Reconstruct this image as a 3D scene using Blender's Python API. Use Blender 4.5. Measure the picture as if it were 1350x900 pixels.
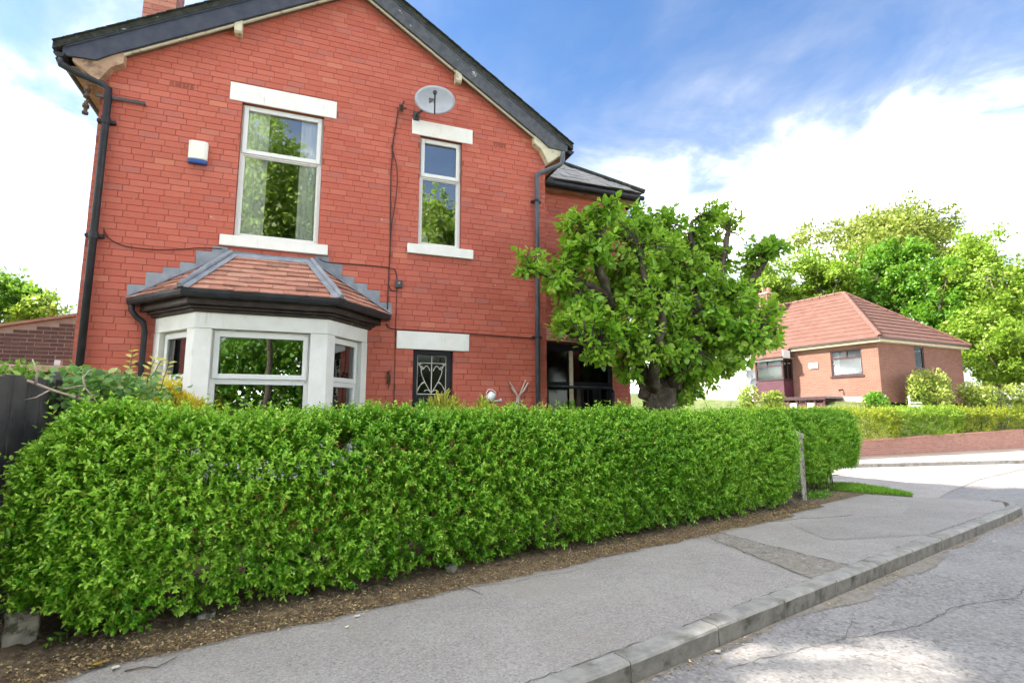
import bpy, math, random
import numpy as np
from math import radians as R, sin, cos, pi, sqrt, atan2
from mathutils import Vector, Matrix

for o in list(bpy.data.objects):
    bpy.data.objects.remove(o)
scn = bpy.context.scene
COL = scn.collection
rng = random.Random(7)
nr = np.random.default_rng(11)

# ------------------------------------------------------------------ camera, sky, sun, exposure
cam_d = bpy.data.cameras.new('camera')
cam_d.lens = 18.907; cam_d.sensor_width = 36.0; cam_d.clip_start = 0.05; cam_d.clip_end = 2000
cam = bpy.data.objects.new('camera', cam_d); COL.objects.link(cam)
cam.location = (0, 0, 1.5); cam.rotation_euler = (R(90 + 7.63), 0, R(-20.96))
scn.camera = cam

SUN_EL, SUN_XY = 40.0, (-0.93, 0.36)          # towards the sun: from the left, a little beyond the house
az = atan2(SUN_XY[0], SUN_XY[1])              # clockwise from +Y
world = bpy.data.worlds.new('World'); scn.world = world; world.use_nodes = True
wt = world.node_tree; wn = wt.nodes; wl = wt.links
bg = wn['Background']; bg.inputs['Strength'].default_value = 0.05
sky = wn.new('ShaderNodeTexSky'); sky.sky_type = 'NISHITA'; sky.sun_disc = False
sky.sun_elevation = R(SUN_EL); sky.sun_rotation = az; sky.air_density = 1.0; sky.dust_density = 0.3; sky.ozone_density = 3.0
tc = wn.new('ShaderNodeTexCoord'); sep = wn.new('ShaderNodeSeparateXYZ'); wl.new(tc.outputs['Generated'], sep.inputs[0])
def wmath(op, a, b=None, clamp=False):
    n = wn.new('ShaderNodeMath'); n.operation = op; n.use_clamp = clamp
    for i, v in enumerate((a, b)):
        if v is None: continue
        if isinstance(v, (int, float)): n.inputs[i].default_value = v
        else: wl.new(v, n.inputs[i])
    return n.outputs[0]
zz = wmath('MAXIMUM', wmath('ADD', sep.outputs[2], 0.16), 0.05)
cx = wmath('DIVIDE', sep.outputs[0], zz); cy = wmath('DIVIDE', sep.outputs[1], zz)
comb = wn.new('ShaderNodeCombineXYZ'); wl.new(cx, comb.inputs[0]); wl.new(cy, comb.inputs[1])
def wnoise(scale, detail, rough, off, dist=0.0):
    mp = wn.new('ShaderNodeMapping'); mp.inputs['Location'].default_value = off
    wl.new(comb.outputs[0], mp.inputs[0])
    n = wn.new('ShaderNodeTexNoise'); n.inputs['Scale'].default_value = scale; n.inputs['Detail'].default_value = detail
    n.inputs['Roughness'].default_value = rough; n.inputs['Distortion'].default_value = dist
    wl.new(mp.outputs[0], n.inputs['Vector']); return n.outputs[0]
def wramp(v, a, b):
    n = wn.new('ShaderNodeMapRange'); n.interpolation_type = 'SMOOTHSTEP'
    n.inputs['From Min'].default_value = a; n.inputs['From Max'].default_value = b
    wl.new(v, n.inputs['Value']); return n.outputs[0]
CLOUD_OFF = (12.752, 20.715, 0)
big = wnoise(0.62, 7, 0.55, CLOUD_OFF, 0.25)
fine = wnoise(2.6, 6, 0.62, (-.228, -39.063, 0), 0.5)
cov = wmath('ADD', wmath('MULTIPLY', big, 0.80), wmath('MULTIPLY', fine, 0.20))
elevb = wramp(sep.outputs[2], 0.60, 0.10)               # more cloud lower down
mask = wramp(wmath('ADD', cov, wmath('MULTIPLY', elevb, 0.05)), 0.43, 0.80)
hz = wramp(sep.outputs[2], 0.60, 0.0)                 # haze whitening towards the horizon
mask2 = wmath('MAXIMUM', mask, wmath('MULTIPLY', hz, 0.86))
CLOUD_THIN, CLOUD_THICK = 3.5, 520.0
thick = wmath('ADD', CLOUD_THIN, wmath('MULTIPLY', wmath('POWER', mask, 4.6), CLOUD_THICK - CLOUD_THIN))
cc = wn.new('ShaderNodeMix'); cc.data_type = 'RGBA'
wl.new(fine, cc.inputs['Factor']); cc.inputs[6].default_value = (1, .985, .965, 1); cc.inputs[7].default_value = (1, .97, .925, 1)
sc = wn.new('ShaderNodeVectorMath'); sc.operation = 'SCALE'; wl.new(cc.outputs[2], sc.inputs[0]); wl.new(thick, sc.inputs['Scale'])
mx = wn.new('ShaderNodeMix'); mx.data_type = 'RGBA'
wl.new(mask2, mx.inputs['Factor']); tint = wn.new('ShaderNodeMix'); tint.data_type = 'RGBA'; tint.blend_type = 'MULTIPLY'; tint.inputs['Factor'].default_value = 1
wl.new(sky.outputs[0], tint.inputs[6]); tint.inputs[7].default_value = (.57, .70, .81, 1); wl.new(tint.outputs[2], mx.inputs[6]); wl.new(sc.outputs[0], mx.inputs[7])
wl.new(mx.outputs[2], bg.inputs['Color'])

sd = bpy.data.lights.new('sun', 'SUN'); sd.energy = 2.0; sd.angle = R(0.53); sd.color = (1.0, 0.95, 0.87)
so = bpy.data.objects.new('sun', sd); COL.objects.link(so)
sv = Vector((SUN_XY[0]*cos(R(SUN_EL)), SUN_XY[1]*cos(R(SUN_EL)), sin(R(SUN_EL))))
so.rotation_euler = (-sv).to_track_quat('-Z', 'Y').to_euler(); so.location = (-20, 8, 25)

vs = scn.view_settings
vs.view_transform = 'Standard'; vs.look = 'None'; vs.exposure = 2.86; vs.gamma = 1.0; vs.use_curve_mapping = False
scn.cycles.max_bounces = 8; scn.cycles.diffuse_bounces = 4; scn.cycles.transparent_max_bounces = 12

# ------------------------------------------------------------------ helpers
def world_loc(o):
    m = Matrix.Translation(o.location) @ o.rotation_euler.to_matrix().to_4x4()
    while o.parent:
        o = o.parent
        m = (Matrix.Translation(o.location) @ o.rotation_euler.to_matrix().to_4x4()) @ m
    return m

def tag(o, label=None, cat=None, group=None, kind=None):
    if label: o['label'] = label
    if cat: o['category'] = cat
    if group: o['group'] = group
    if kind: o['kind'] = kind
    return o

def thing(name, label, cat, loc=(0, 0, 0), rz=0.0, group=None, kind=None):
    o = bpy.data.objects.new(name, None); o.empty_display_size = 0.2
    o.location = loc; o.rotation_euler = (0, 0, rz); COL.objects.link(o)
    return tag(o, label, cat, group, kind)

class MB:
    def __init__(s): s.v = []; s.f = []; s.m = []
    def add(s, vs_, fs, mi=0):
        b = len(s.v); s.v += [tuple(p) for p in vs_]
        for f in fs: s.f.append([i + b for i in f]); s.m.append(mi)
        return s
    def box(s, x0, x1, y0, y1, z0, z1, mi=0, fr=None):
        p = [(x0,y0,z0),(x1,y0,z0),(x1,y1,z0),(x0,y1,z0),(x0,y0,z1),(x1,y0,z1),(x1,y1,z1),(x0,y1,z1)]
        if fr: p = [fr(q) for q in p]
        return s.add(p, [(0,3,2,1),(4,5,6,7),(0,1,5,4),(1,2,6,5),(2,3,7,6),(3,0,4,7)], mi)
    def poly(s, pts, mi=0): return s.add(pts, [list(range(len(pts)))], mi)
    def prism(s, pts, vec, mi=0):
        n = len(pts); v = Vector(vec)
        a = [Vector(p) for p in pts]; b = [p + v for p in a]
        fs = [list(range(n))[::-1], list(range(n, 2*n))] + [[i, (i+1) % n, n+(i+1) % n, n+i] for i in range(n)]
        return s.add(a + b, fs, mi)
    def plan(s, pts, z0, z1, mi=0): return s.prism([(x, y, z0) for x, y in pts], (0, 0, z1-z0), mi)
    def tube(s, path, r, n=8, caps=True, mi=0):
        P = [Vector(p) for p in path]; k = len(P)
        rr = r if isinstance(r, (list, tuple)) else [r]*k
        vs_ = []; ref = None
        for i in range(k):
            t = (P[min(i+1, k-1)] - P[max(i-1, 0)])
            t = t.normalized() if t.length > 1e-9 else Vector((0, 0, 1))
            if ref is None: ref = Vector((0, 0, 1)) if abs(t.z) < .9 else Vector((1, 0, 0))
            x = ref - t*ref.dot(t)
            x = x.normalized() if x.length > 1e-6 else t.orthogonal().normalized()
            y = t.cross(x); ref = x
            for j in range(n):
                a = 2*pi*j/n; vs_.append(P[i] + x*(rr[i]*cos(a)) + y*(rr[i]*sin(a)))
        fs = []
        for i in range(k-1):
            for j in range(n):
                fs.append((i*n+j, i*n+(j+1) % n, (i+1)*n+(j+1) % n, (i+1)*n+j))
        if caps: fs += [list(range(n))[::-1], list(range((k-1)*n, k*n))]
        return s.add(vs_, fs, mi)
    def build(s, name, mat, parent=None, local=False, bevel=0, smooth=False, kind=None, label=None):
        vs_ = s.v
        if parent is not None and not local:
            inv = world_loc(parent).inverted(); vs_ = [inv @ Vector(p) for p in s.v]
        me = bpy.data.meshes.new(name); me.from_pydata([tuple(p) for p in vs_], [], s.f)
        ms = mat if isinstance(mat, (list, tuple)) else [mat]
        for m in ms: me.materials.append(m)
        if len(ms) > 1: me.polygons.foreach_set('material_index', s.m)
        if smooth: me.polygons.foreach_set('use_smooth', [True]*len(s.f))
        me.update()
        o = bpy.data.objects.new(name, me); COL.objects.link(o)
        if parent is not None: o.parent = parent
        if bevel:
            b = o.modifiers.new('bevel', 'BEVEL'); b.width = bevel; b.segments = 2; b.limit_method = 'ANGLE'; b.angle_limit = R(40)
        if kind: o['kind'] = kind
        if label: o['label'] = label
        return o

def np_mesh(name, V, F4, mats, parent=None, attr=None, kind=None, smooth=False):
    """V (n,3) world; F4 (m,4) quads."""
    if parent is not None:
        inv = np.array(world_loc(parent).inverted()); V = V @ inv[:3, :3].T + inv[:3, 3]
    me = bpy.data.meshes.new(name)
    me.vertices.add(len(V)); me.vertices.foreach_set('co', np.ascontiguousarray(V, dtype=np.float32).ravel())
    nf = len(F4); k = F4.shape[1]
    me.loops.add(nf*k); me.loops.foreach_set('vertex_index', np.ascontiguousarray(F4, dtype=np.int32).ravel())
    me.polygons.add(nf); me.polygons.foreach_set('loop_start', np.arange(0, nf*k, k, dtype=np.int32))
    if smooth: me.polygons.foreach_set('use_smooth', np.ones(nf, dtype=bool))
    me.update(calc_edges=True)
    if attr is not None:
        a = me.attributes.new('tone', 'FLOAT', 'POINT'); a.data.foreach_set('value', np.ascontiguousarray(attr, dtype=np.float32))
    for m in (mats if isinstance(mats, (list, tuple)) else [mats]): me.materials.append(m)
    o = bpy.data.objects.new(name, me); COL.objects.link(o)
    if parent is not None: o.parent = parent
    if kind: o['kind'] = kind
    return o

def unit(a): return a/np.maximum(np.linalg.norm(a, axis=-1, keepdims=True), 1e-9)

def leaves(name, P, D, N, L, W, tone, mat, parent=None, kind=None, fold=0.18, droop=0.12, simple=False):
    D = unit(D); S = unit(np.cross(D, N)); NN = np.cross(S, D)
    L = L[:, None]; W = W[:, None]; n = len(P)
    if simple:
        V = np.stack([P, P + D*L*.45 + S*W*.5 + NN*W*fold, P + D*L - NN*L*droop, P + D*L*.45 - S*W*.5 + NN*W*fold], 1)
        F = np.arange(n)[:, None]*4 + np.array([[0, 3, 2, 1]])
        return np_mesh(name, V.reshape(-1, 3), F, mat, parent, np.repeat(tone, 4), kind)
    V = np.stack([P, P + D*L*.28 + S*W*.46 + NN*W*fold, P + D*L*.66 + S*W*.40 + NN*(W*fold - L*droop*.4),
                  P + D*L - NN*L*droop,
                  P + D*L*.66 - S*W*.40 + NN*(W*fold - L*droop*.4), P + D*L*.28 - S*W*.46 + NN*W*fold], 1)
    F = (np.arange(n)[:, None, None]*6 + np.array([[[0, 5, 4, 3], [0, 3, 2, 1]]])).reshape(-1, 4)
    return np_mesh(name, V.reshape(-1, 3), F, mat, parent, np.repeat(tone, 6), kind)

def snoise(p, f, seed=0):
    """cheap smooth noise in [-1,1] for arrays of points"""
    g = np.random.default_rng(seed); out = 0; amp = 1; tot = 0
    for o in range(3):
        for k in range(3):
            d = g.normal(size=3); d /= np.linalg.norm(d)
            out = out + amp*np.sin(p @ d*f*(2**o)*1.3 + g.uniform(0, 6.28)); tot += amp*.75
        amp *= .55
    return out/tot

# camera test used only to choose which bricks/leaves show largest
_cy, _cp = R(20.96), R(7.63)
def in_view(p):
    x, y, z = p[0], p[1], p[2]-1.5
    rx = x*cos(_cy) - y*sin(_cy); d = x*sin(_cy) + y*cos(_cy)
    zz_ = z*cos(_cp) - d*sin(_cp); dd = d*cos(_cp) + z*sin(_cp)
    if dd < .1: return 0
    u, v = .5252*rx/dd, .5252*zz_/dd
    return 1/(dd*dd) if abs(u) < .495 and abs(v) < .33 else 0

# ------------------------------------------------------------------ materials
def newmat(name):
    m = bpy.data.materials.new(name); m.use_nodes = True
    nt = m.node_tree; b = nt.nodes['Principled BSDF']
    return m, nt, b
class NT:
    def __init__(s, nt): s.nt = nt; s.n = nt.nodes; s.l = nt.links
    def node(s, t, **k):
        n = s.n.new(t)
        for a, v in k.items(): setattr(n, a, v)
        return n
    def setin(s, n, i, v):
        if v is None: return
        if hasattr(v, 'is_output'): s.l.new(v, n.inputs[i])
        else:
            if isinstance(v, (tuple, list)) and len(v) == 3 and n.inputs[i].type == 'RGBA': v = (*v, 1)
            n.inputs[i].default_value = v
    def math(s, op, a, b=None, clamp=False):
        n = s.node('ShaderNodeMath', operation=op, use_clamp=clamp); s.setin(n, 0, a); s.setin(n, 1, b); return n.outputs[0]
    def mix(s, f, a, b, blend='MIX'):
        n = s.node('ShaderNodeMix', data_type='RGBA', blend_type=blend); s.setin(n, 'Factor', f); s.setin(n, 6, a); s.setin(n, 7, b); return n.outputs[2]
    def coord(s, kind='Object'):
        return s.node('ShaderNodeTexCoord').outputs[kind]
    def pos(s): return s.node('ShaderNodeNewGeometry').outputs['Position']
    def noise(s, scale, detail=4, rough=.55, vec=None, dist=0, out=0):
        n = s.node('ShaderNodeTexNoise'); s.setin(n, 'Scale', scale); s.setin(n, 'Detail', detail); s.setin(n, 'Roughness', rough); s.setin(n, 'Distortion', dist)
        s.l.new(vec if vec is not None else s.pos(), n.inputs['Vector']); return n.outputs[out]
    def voro(s, scale, vec=None, out='Distance', feature='F1'):
        n = s.node('ShaderNodeTexVoronoi', feature=feature); s.setin(n, 'Scale', scale)
        s.l.new(vec if vec is not None else s.pos(), n.inputs['Vector']); return n.outputs[out]
    def ramp(s, v, a, b, lo=0., hi=1.):
        n = s.node('ShaderNodeMapRange', interpolation_type='SMOOTHSTEP'); s.setin(n, 'Value', v)
        s.setin(n, 'From Min', a); s.setin(n, 'From Max', b); s.setin(n, 'To Min', lo); s.setin(n, 'To Max', hi); return n.outputs[0]
    def cramp(s, v, stops):
        n = s.node('ShaderNodeValToRGB'); e = n.color_ramp.elements
        while len(e) < len(stops): e.new(0.5)
        for el, (p, c) in zip(e, stops): el.position = p; el.color = (*c, 1)
        s.l.new(v, n.inputs[0]); return n.outputs[0]
    def bump(s, h, strength=.3, dist=.01):
        n = s.node('ShaderNodeBump'); s.setin(n, 'Strength', strength); s.setin(n, 'Distance', dist); s.l.new(h, n.inputs['Height']); return n.outputs[0]
    def rand(s):
        a = s.node('ShaderNodeNewGeometry').outputs['Random Per Island']; b = s.node('ShaderNodeObjectInfo').outputs['Random']
        return s.math('FRACT', s.math('ADD', s.math('MULTIPLY', a, 7.31), s.math('MULTIPLY', b, 13.7)))

def mottled(name, c1, c2, scale=6, rough=.6, bump=.2, bscale=60, spec=.3, dirt=None, dscale=3, dist=.004, metal=0.0, d0=.52, d1=.7):
    m, nt, b = newmat(name); T = NT(nt)
    col = T.mix(T.ramp(T.noise(scale, 6, .6), .3, .7), c1, c2)
    if dirt: col = T.mix(T.ramp(T.noise(dscale, 8, .65, dist=.3), d0, d1), col, dirt)
    T.l.new(col, b.inputs['Base Color'])
    b.inputs['Roughness'].default_value = rough; b.inputs['Specular IOR Level'].default_value = spec; b.inputs['Metallic'].default_value = metal
    if bump: T.l.new(T.bump(T.noise(bscale, 5, .6), bump, dist), b.inputs['Normal'])
    return m

def brickmat(name, stops, soot=None):
    m, nt, b = newmat(name); T = NT(nt)
    col = T.cramp(T.rand(), stops)
    nz = T.noise(30, 5, .6)
    col = T.mix(T.ramp(nz, .3, .75, 0, .35), col, T.mix(.5, col, (.55, .2, .14)))
    big_ = T.noise(.9, 4, .55)
    col = T.mix(T.ramp(big_, .5, .75, 0, .35), col, T.mix(.6, col, (.28, .075, .06)))
    # pale efflorescence specks and a few drips
    sp = T.math('MULTIPLY', T.ramp(T.noise(14, 3, .5), .70, .76), T.ramp(T.noise(1.3, 3, .5), .5, .62))
    col = T.mix(T.math('MULTIPLY', sp, .6), col, (.62, .5, .44))
    if soot: col = T.mix(T.math('MULTIPLY', T.ramp(T.noise(3.2, 6, .6), .52, .75), .5), col, soot)
    T.l.new(col, b.inputs['Base Color'])
    b.inputs['Roughness'].default_value = .62; b.inputs['Specular IOR Level'].default_value = .25
    T.l.new(T.bump(T.noise(70, 5, .6), .22, .004), b.inputs['Normal'])
    return m

def leafmat(name, dark, mid, light, trans=.35, rough=.42, obj_rand=False, spec=.35, old=None):
    m, nt, b = newmat(name); T = NT(nt)
    if obj_rand: t = T.node('ShaderNodeObjectInfo').outputs['Random']
    else:
        a = T.node('ShaderNodeAttribute', attribute_name='tone'); t = a.outputs['Fac']
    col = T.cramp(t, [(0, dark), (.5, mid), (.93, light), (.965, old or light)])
    T.l.new(col, b.inputs['Base Color']); b.inputs['Roughness'].default_value = rough; b.inputs['Specular IOR Level'].default_value = spec
    tr = T.node('ShaderNodeBsdfTranslucent')
    T.l.new(T.mix(.5, col, (.35, .55, .04), 'MIX') if trans else col, tr.inputs['Color'])
    mxs = T.node('ShaderNodeMixShader'); mxs.inputs[0].default_value = trans
    T.l.new(b.outputs[0], mxs.inputs[1]); T.l.new(tr.outputs[0], mxs.inputs[2])
    T.l.new(mxs.outputs[0], nt.nodes['Material Output'].inputs['Surface'])
    return m

def glassmat(name, refl=.3, tint=(.75, .8, .78), rough=.0, fm=1.3):
    m, nt, b = newmat(name); T = NT(nt); nt.nodes.remove(b)
    g = T.node('ShaderNodeBsdfGlossy'); g.inputs['Roughness'].default_value = rough; g.inputs['Color'].default_value = (.92, .95, .95, 1)
    t = T.node('ShaderNodeBsdfTransparent'); t.inputs['Color'].default_value = (*tint, 1)
    f = T.node('ShaderNodeFresnel'); f.inputs['IOR'].default_value = 1.52
    fac = T.math('ADD', T.math('MULTIPLY', f.outputs[0], fm), refl, True)
    x = T.node('ShaderNodeMixShader'); T.l.new(fac, x.inputs[0]); T.l.new(t.outputs[0], x.inputs[1]); T.l.new(g.outputs[0], x.inputs[2])
    T.l.new(x.outputs[0], nt.nodes['Material Output'].inputs['Surface'])
    # very slight waviness of old panes
    T.l.new(T.bump(T.noise(1.6, 2, .5), .12, .012), g.inputs['Normal'])
    return m

M = {}
M['brick'] = brickmat('red_brick', [(0, (.42, .096, .062)), (.25, (.44, .104, .067)), (.6, (.455, .113, .074)), (.80, (.48, .130, .086)), (.90, (.42, .106, .074)), (.97, (.38, .115, .088)), (1, (.53, .17, .10))])
M['mortar'] = mottled('brick_mortar', (.235, .066, .042), (.30, .092, .060), 8, .9, .3, 90)
M['oldbrick'] = brickmat('weathered_red_brick', [(0, (.38, .13, .09)), (.5, (.46, .17, .12)), (1, (.52, .24, .17))], soot=(.05, .06, .05))
M['darkbrick'] = brickmat('dark_brown_brick', [(0, (.085, .05, .045)), (.6, (.11, .065, .055)), (.92, (.13, .08, .065)), (1, (.28, .12, .08))])
M['palemortar'] = mottled('pale_pink_mortar', (.45, .33, .28), (.55, .42, .36), 10, .9, .3, 90)
M['stone'] = mottled('white_painted_stone', (.78, .77, .735), (.71, .695, .64), 4, .6, .15, 50, dirt=(.48, .46, .39), dscale=5, d0=.60, d1=.85)
def paintedstone(name, c1, c2):
    m, nt, b = newmat(name); T = NT(nt)
    mp = T.node('ShaderNodeMapping'); mp.inputs['Scale'].default_value = (26, 26, 2.2); T.l.new(T.pos(), mp.inputs[0])
    streak = T.ramp(T.noise(1.0, 5, .6, vec=mp.outputs[0]), .54, .74)
    blot = T.ramp(T.noise(2.3, 6, .65), .45, .68)
    col = T.mix(T.ramp(T.noise(5, 6, .6), .3, .7), c1, c2)
    col = T.mix(T.math('MULTIPLY', T.math('MULTIPLY', streak, blot), .75), col, (.42, .39, .31))
    chip = T.ramp(T.noise(21, 4, .6, dist=.4), .70, .73); col = T.mix(T.math('MULTIPLY', chip, .8), col, (.36, .30, .24))
    T.l.new(col, b.inputs['Base Color']); b.inputs['Roughness'].default_value = .6; b.inputs['Specular IOR Level'].default_value = .3
    T.l.new(T.bump(T.math('SUBTRACT', T.noise(45, 5, .6), chip), .25, .005), b.inputs['Normal'])
    return m
M['stone'] = paintedstone('white_painted_stone', (.78, .77, .73), (.72, .70, .645))
M['upvc'] = mottled('white_plastic_frame', (.73, .73, .71), (.70, .69, .655), 3, .4, 0, dirt=(.62, .60, .48), dscale=6, d0=.62, d1=.85)
M['glass'] = glassmat('window_glass', .15, (.96, .97, .96))
M['darkglass'] = glassmat('leaded_glass', .0, (.30, .38, .28), .12)
M['farglass'] = glassmat('far_window_glass', .0, (.5, .55, .55), .05, .35)
M['black'] = mottled('black_painted_metal', (.016, .017, .020), (.028, .029, .033), 7, .5, .12, 60, spec=.28, dirt=(.16, .16, .16), dscale=9, d0=.68, d1=.78)
M['greypipe'] = mottled('grey_weathered_plastic_pipe', (.055, .062, .078), (.085, .095, .115), 5, .5, .1, 60, spec=.4)
M['barge'] = mottled('dark_blue_grey_bargeboard', (.030, .036, .058), (.055, .060, .080), 5, .6, .25, 60, dirt=(.30, .29, .26), dscale=8, d0=.68, d1=.76)
M['barge_grey'] = mottled('weathered_grey_bargeboard', (.055, .060, .072), (.095, .10, .11), 9, .7, .35, 40, dirt=(.55, .52, .42), dscale=6.5, d0=.63, d1=.70)
M['verge'] = mottled('mossy_roof_verge', (.025, .028, .022), (.06, .062, .052), 12, .9, .6, 40, dirt=(.34, .34, .28), dscale=11, d0=.62, d1=.70, dist=.02)
M['cream'] = mottled('flaking_cream_paint', (.52, .47, .33), (.60, .56, .42), 6, .7, .3, 40, dirt=(.20, .13, .08), dscale=8, d0=.56, d1=.68)
M['soffitwood'] = mottled('stained_brown_soffit', (.34, .21, .13), (.44, .30, .20), 5, .7, .3, 30, dirt=(.12, .07, .05), dscale=4)
M['darksoffit'] = mottled('dark_brown_soffit', (.11, .085, .065), (.17, .135, .10), 6, .8, .3, 40, dirt=(.05, .04, .035), dscale=5)  # darker brown than the eaves soffits
M['slate'] = mottled('grey_mossy_slate', (.24, .23, .22), (.34, .325, .30), 5, .8, .5, 30, dirt=(.12, .14, .05), dscale=4, d0=.55, d1=.7, dist=.01)
M['lead'] = mottled('grey_lead_sheet', (.17, .19, .22), (.28, .30, .33), 5, .55, .3, 25, spec=.4, dirt=(.50, .50, .49), dscale=5, d0=.60, d1=.76)
M['tile'] = brickmat('clay_roof_tile', [(0, (.36, .17, .12)), (.3, (.46, .23, .16)), (.6, (.50, .27, .19)), (.85, (.42, .21, .15)), (1, (.26, .15, .11))], soot=(.16, .13, .11))
M['fascia'] = mottled('worn_brown_black_fascia', (.022, .016, .016), (.05, .034, .028), 6, .55, .3, 40, dirt=(.24, .15, .09), dscale=5, d0=.60, d1=.76)
M['leather'] = mottled('dark_timber', (.05, .035, .03), (.09, .06, .05), 6, .5, .2, 40)
M['blackpaint'] = mottled('black_gloss_timber', (.010, .010, .014), (.018, .017, .024), 5, .5, .1, 30, spec=.25)
M['came'] = mottled('pale_lead_came', (.50, .48, .40), (.62, .60, .50), 20, .5, .1, 60)
M['curtain'] = mottled('white_net_curtain', (.90, .90, .87), (.85, .85, .81), 4, .9, .2, 30)
M['plumcurtain'] = mottled('plum_curtain', (.22, .10, .11), (.30, .15, .15), 4, .9, .2, 30)
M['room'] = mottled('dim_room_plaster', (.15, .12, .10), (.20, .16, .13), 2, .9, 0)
M['cable'] = mottled('dark_cable', (.06, .025, .02), (.09, .035, .03), 10, .6, 0)
M['dish'] = mottled('grey_dish_enamel', (.24, .255, .275), (.29, .305, .325), 4, .45, .05, 40, spec=.5)
M['dullmetal'] = mottled('dull_grey_metal', (.05, .048, .05), (.09, .086, .085), 8, .55, .2, 50)
M['alarmwhite'] = mottled('cream_plastic_box', (.80, .79, .70), (.76, .74, .63), 3, .4, 0)
M['blue'] = mottled('blue_plastic', (.03, .07, .26), (.04, .10, .33), 4, .35, 0)
M['rustiron'] = mottled('rusty_dark_iron', (.06, .04, .03), (.13, .07, .04), 20, .7, .3, 60)
M['canwhite'] = mottled('white_enamel_can', (.70, .74, .74), (.58, .66, .68), 8, .4, .1, 40)
M['driftwood'] = mottled('bleached_stick_wood', (.46, .38, .33), (.34, .27, .23), 12, .8, .4, 60)
M['bark'] = mottled('grey_brown_bark', (.055, .042, .032), (.12, .092, .07), 9, .9, .9, 22, dist=.03, dirt=(.14, .15, .09), dscale=4)
M['bark_far'] = mottled('pale_bark', (.12, .095, .07), (.22, .18, .13), 3, .9, .5, 10)
M['twig'] = mottled('hedge_twig', (.10, .075, .055), (.17, .13, .10), 14, .9, .2, 40)
M['deadtwig'] = mottled('bare_pale_branch', (.50, .38, .32), (.38, .28, .23), 12, .8, .4, 60)
M['fence'] = mottled('charcoal_stained_fence_board', (.062, .056, .055), (.095, .086, .083), 5, .75, .4, 30, dirt=(.11, .10, .10), dscale=3)
M['pinkwood'] = mottled('pale_pink_coping', (.52, .33, .26), (.60, .42, .34), 5, .8, .3, 40)
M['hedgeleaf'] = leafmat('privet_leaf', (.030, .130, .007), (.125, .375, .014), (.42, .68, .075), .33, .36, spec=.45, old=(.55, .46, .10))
M['hedgeleaf_far'] = leafmat('golden_privet_leaf', (.14, .21, .015), (.27, .34, .03), (.46, .46, .06), .35)
M['appleleaf'] = leafmat('fruit_tree_leaf', (.07, .21, .014), (.20, .43, .028), (.44, .62, .085), .48, .38, spec=.35)
M['appleleaf_one'] = leafmat('fruit_tree_leaf_single', (.08, .22, .02), (.21, .43, .033), (.44, .62, .10), .48, .36, True, spec=.35)
M['ivyleaf'] = leafmat('ivy_leaf', (.08, .20, .06), (.18, .36, .09), (.50, .50, .18), .35)
M['conifer'] = leafmat('golden_conifer_foliage', (.60, .50, .03), (.84, .68, .05), (.92, .76, .14), .25)
M['euonymus'] = leafmat('yellow_green_shrub_leaf', (.30, .36, .04), (.58, .56, .07), (.78, .66, .18), .4)
M['treegreen'] = leafmat('bright_green_tree_leaf', (.06, .18, .014), (.13, .32, .026), (.28, .46, .07), .4)
M['treelime'] = leafmat('lime_tree_leaf', (.14, .25, .02), (.28, .42, .045), (.46, .54, .12), .4)
M['treepale'] = leafmat('pale_olive_tree_leaf', (.17, .21, .04), (.30, .33, .07), (.44, .45, .13), .4)
M['blossomtree'] = leafmat('blossoming_tree_leaf', (.20, .34, .04), (.40, .54, .10), (.80, .78, .50), .55)
M['treedark'] = leafmat('dark_tree_leaf', (.02, .06, .01), (.045, .12, .018), (.10, .20, .04), .3)
M['whiteflower'] = leafmat('white_blossom', (.65, .65, .68), (.75, .74, .76), (.82, .80, .80), .3)
M['grass'] = leafmat('grass_blade', (.09, .26, .014), (.17, .40, .025), (.32, .52, .06), .35)
M['litterleaf'] = leafmat('dry_leaf_litter', (.13, .075, .038), (.32, .215, .11), (.70, .55, .26), .1, .8)
M['yellowleaf'] = mottled('yellow_fallen_leaf', (.60, .42, .06), (.50, .30, .05), 30, .6, .1, 60)
M['paleleaf'] = mottled('pale_fallen_petal', (.70, .64, .50), (.62, .56, .42), 30, .6, .1, 60)

# ground materials
def asphalt(name, base, light, coarse=1.0, pits=0., warm=None):
    m, nt, b = newmat(name); T = NT(nt)
    f = T.noise(180, 3, .7); g = T.noise(1.1, 6, .6, dist=.4); h = T.noise(5.0, 5, .6)
    col = T.mix(T.ramp(g, .35, .68), base, light)
    col = T.mix(T.ramp(h, .45, .75, 0, .35), col, tuple(c*.72 for c in base))
    agg = T.voro(70/coarse, out='Color'); ag = T.node('ShaderNodeSeparateColor'); T.l.new(agg, ag.inputs[0])
    col = T.mix(T.ramp(ag.outputs[0], .25, 1, 0, .40), col, tuple(min(1, c*1.55) for c in light))
    col = T.mix(T.ramp(ag.outputs[1], .72, 1, 0, .5), col, tuple(c*.45 for c in base))
    if warm: col = T.mix(T.ramp(T.noise(.7, 5, .6), .52, .7, 0, .5), col, warm)
    if pits:
        p = T.ramp(T.noise(16, 4, .62, dist=.5), .56, .63); q = T.ramp(T.noise(.8, 4, .5), .42, .58)
        pm = T.math('MULTIPLY', p, q); col = T.mix(T.math('MULTIPLY', pm, pits), col, (.055, .052, .05))
        f = T.math('SUBTRACT', f, T.math('MULTIPLY', pm, 1.2))
    cr = T.voro(.55, vec=T.noise(1.2, 5, .6, out=1), feature='DISTANCE_TO_EDGE')
    T.l.new(col, b.inputs['Base Color']); b.inputs['Roughness'].default_value = .85; b.inputs['Specular IOR Level'].default_value = .25
    bh = T.math('ADD', T.math('MULTIPLY', f, .5), T.math('MULTIPLY', T.voro(70/coarse), .8))
    T.l.new(T.bump(bh, .55, .006*coarse), b.inputs['Normal'])
    return m
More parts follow.
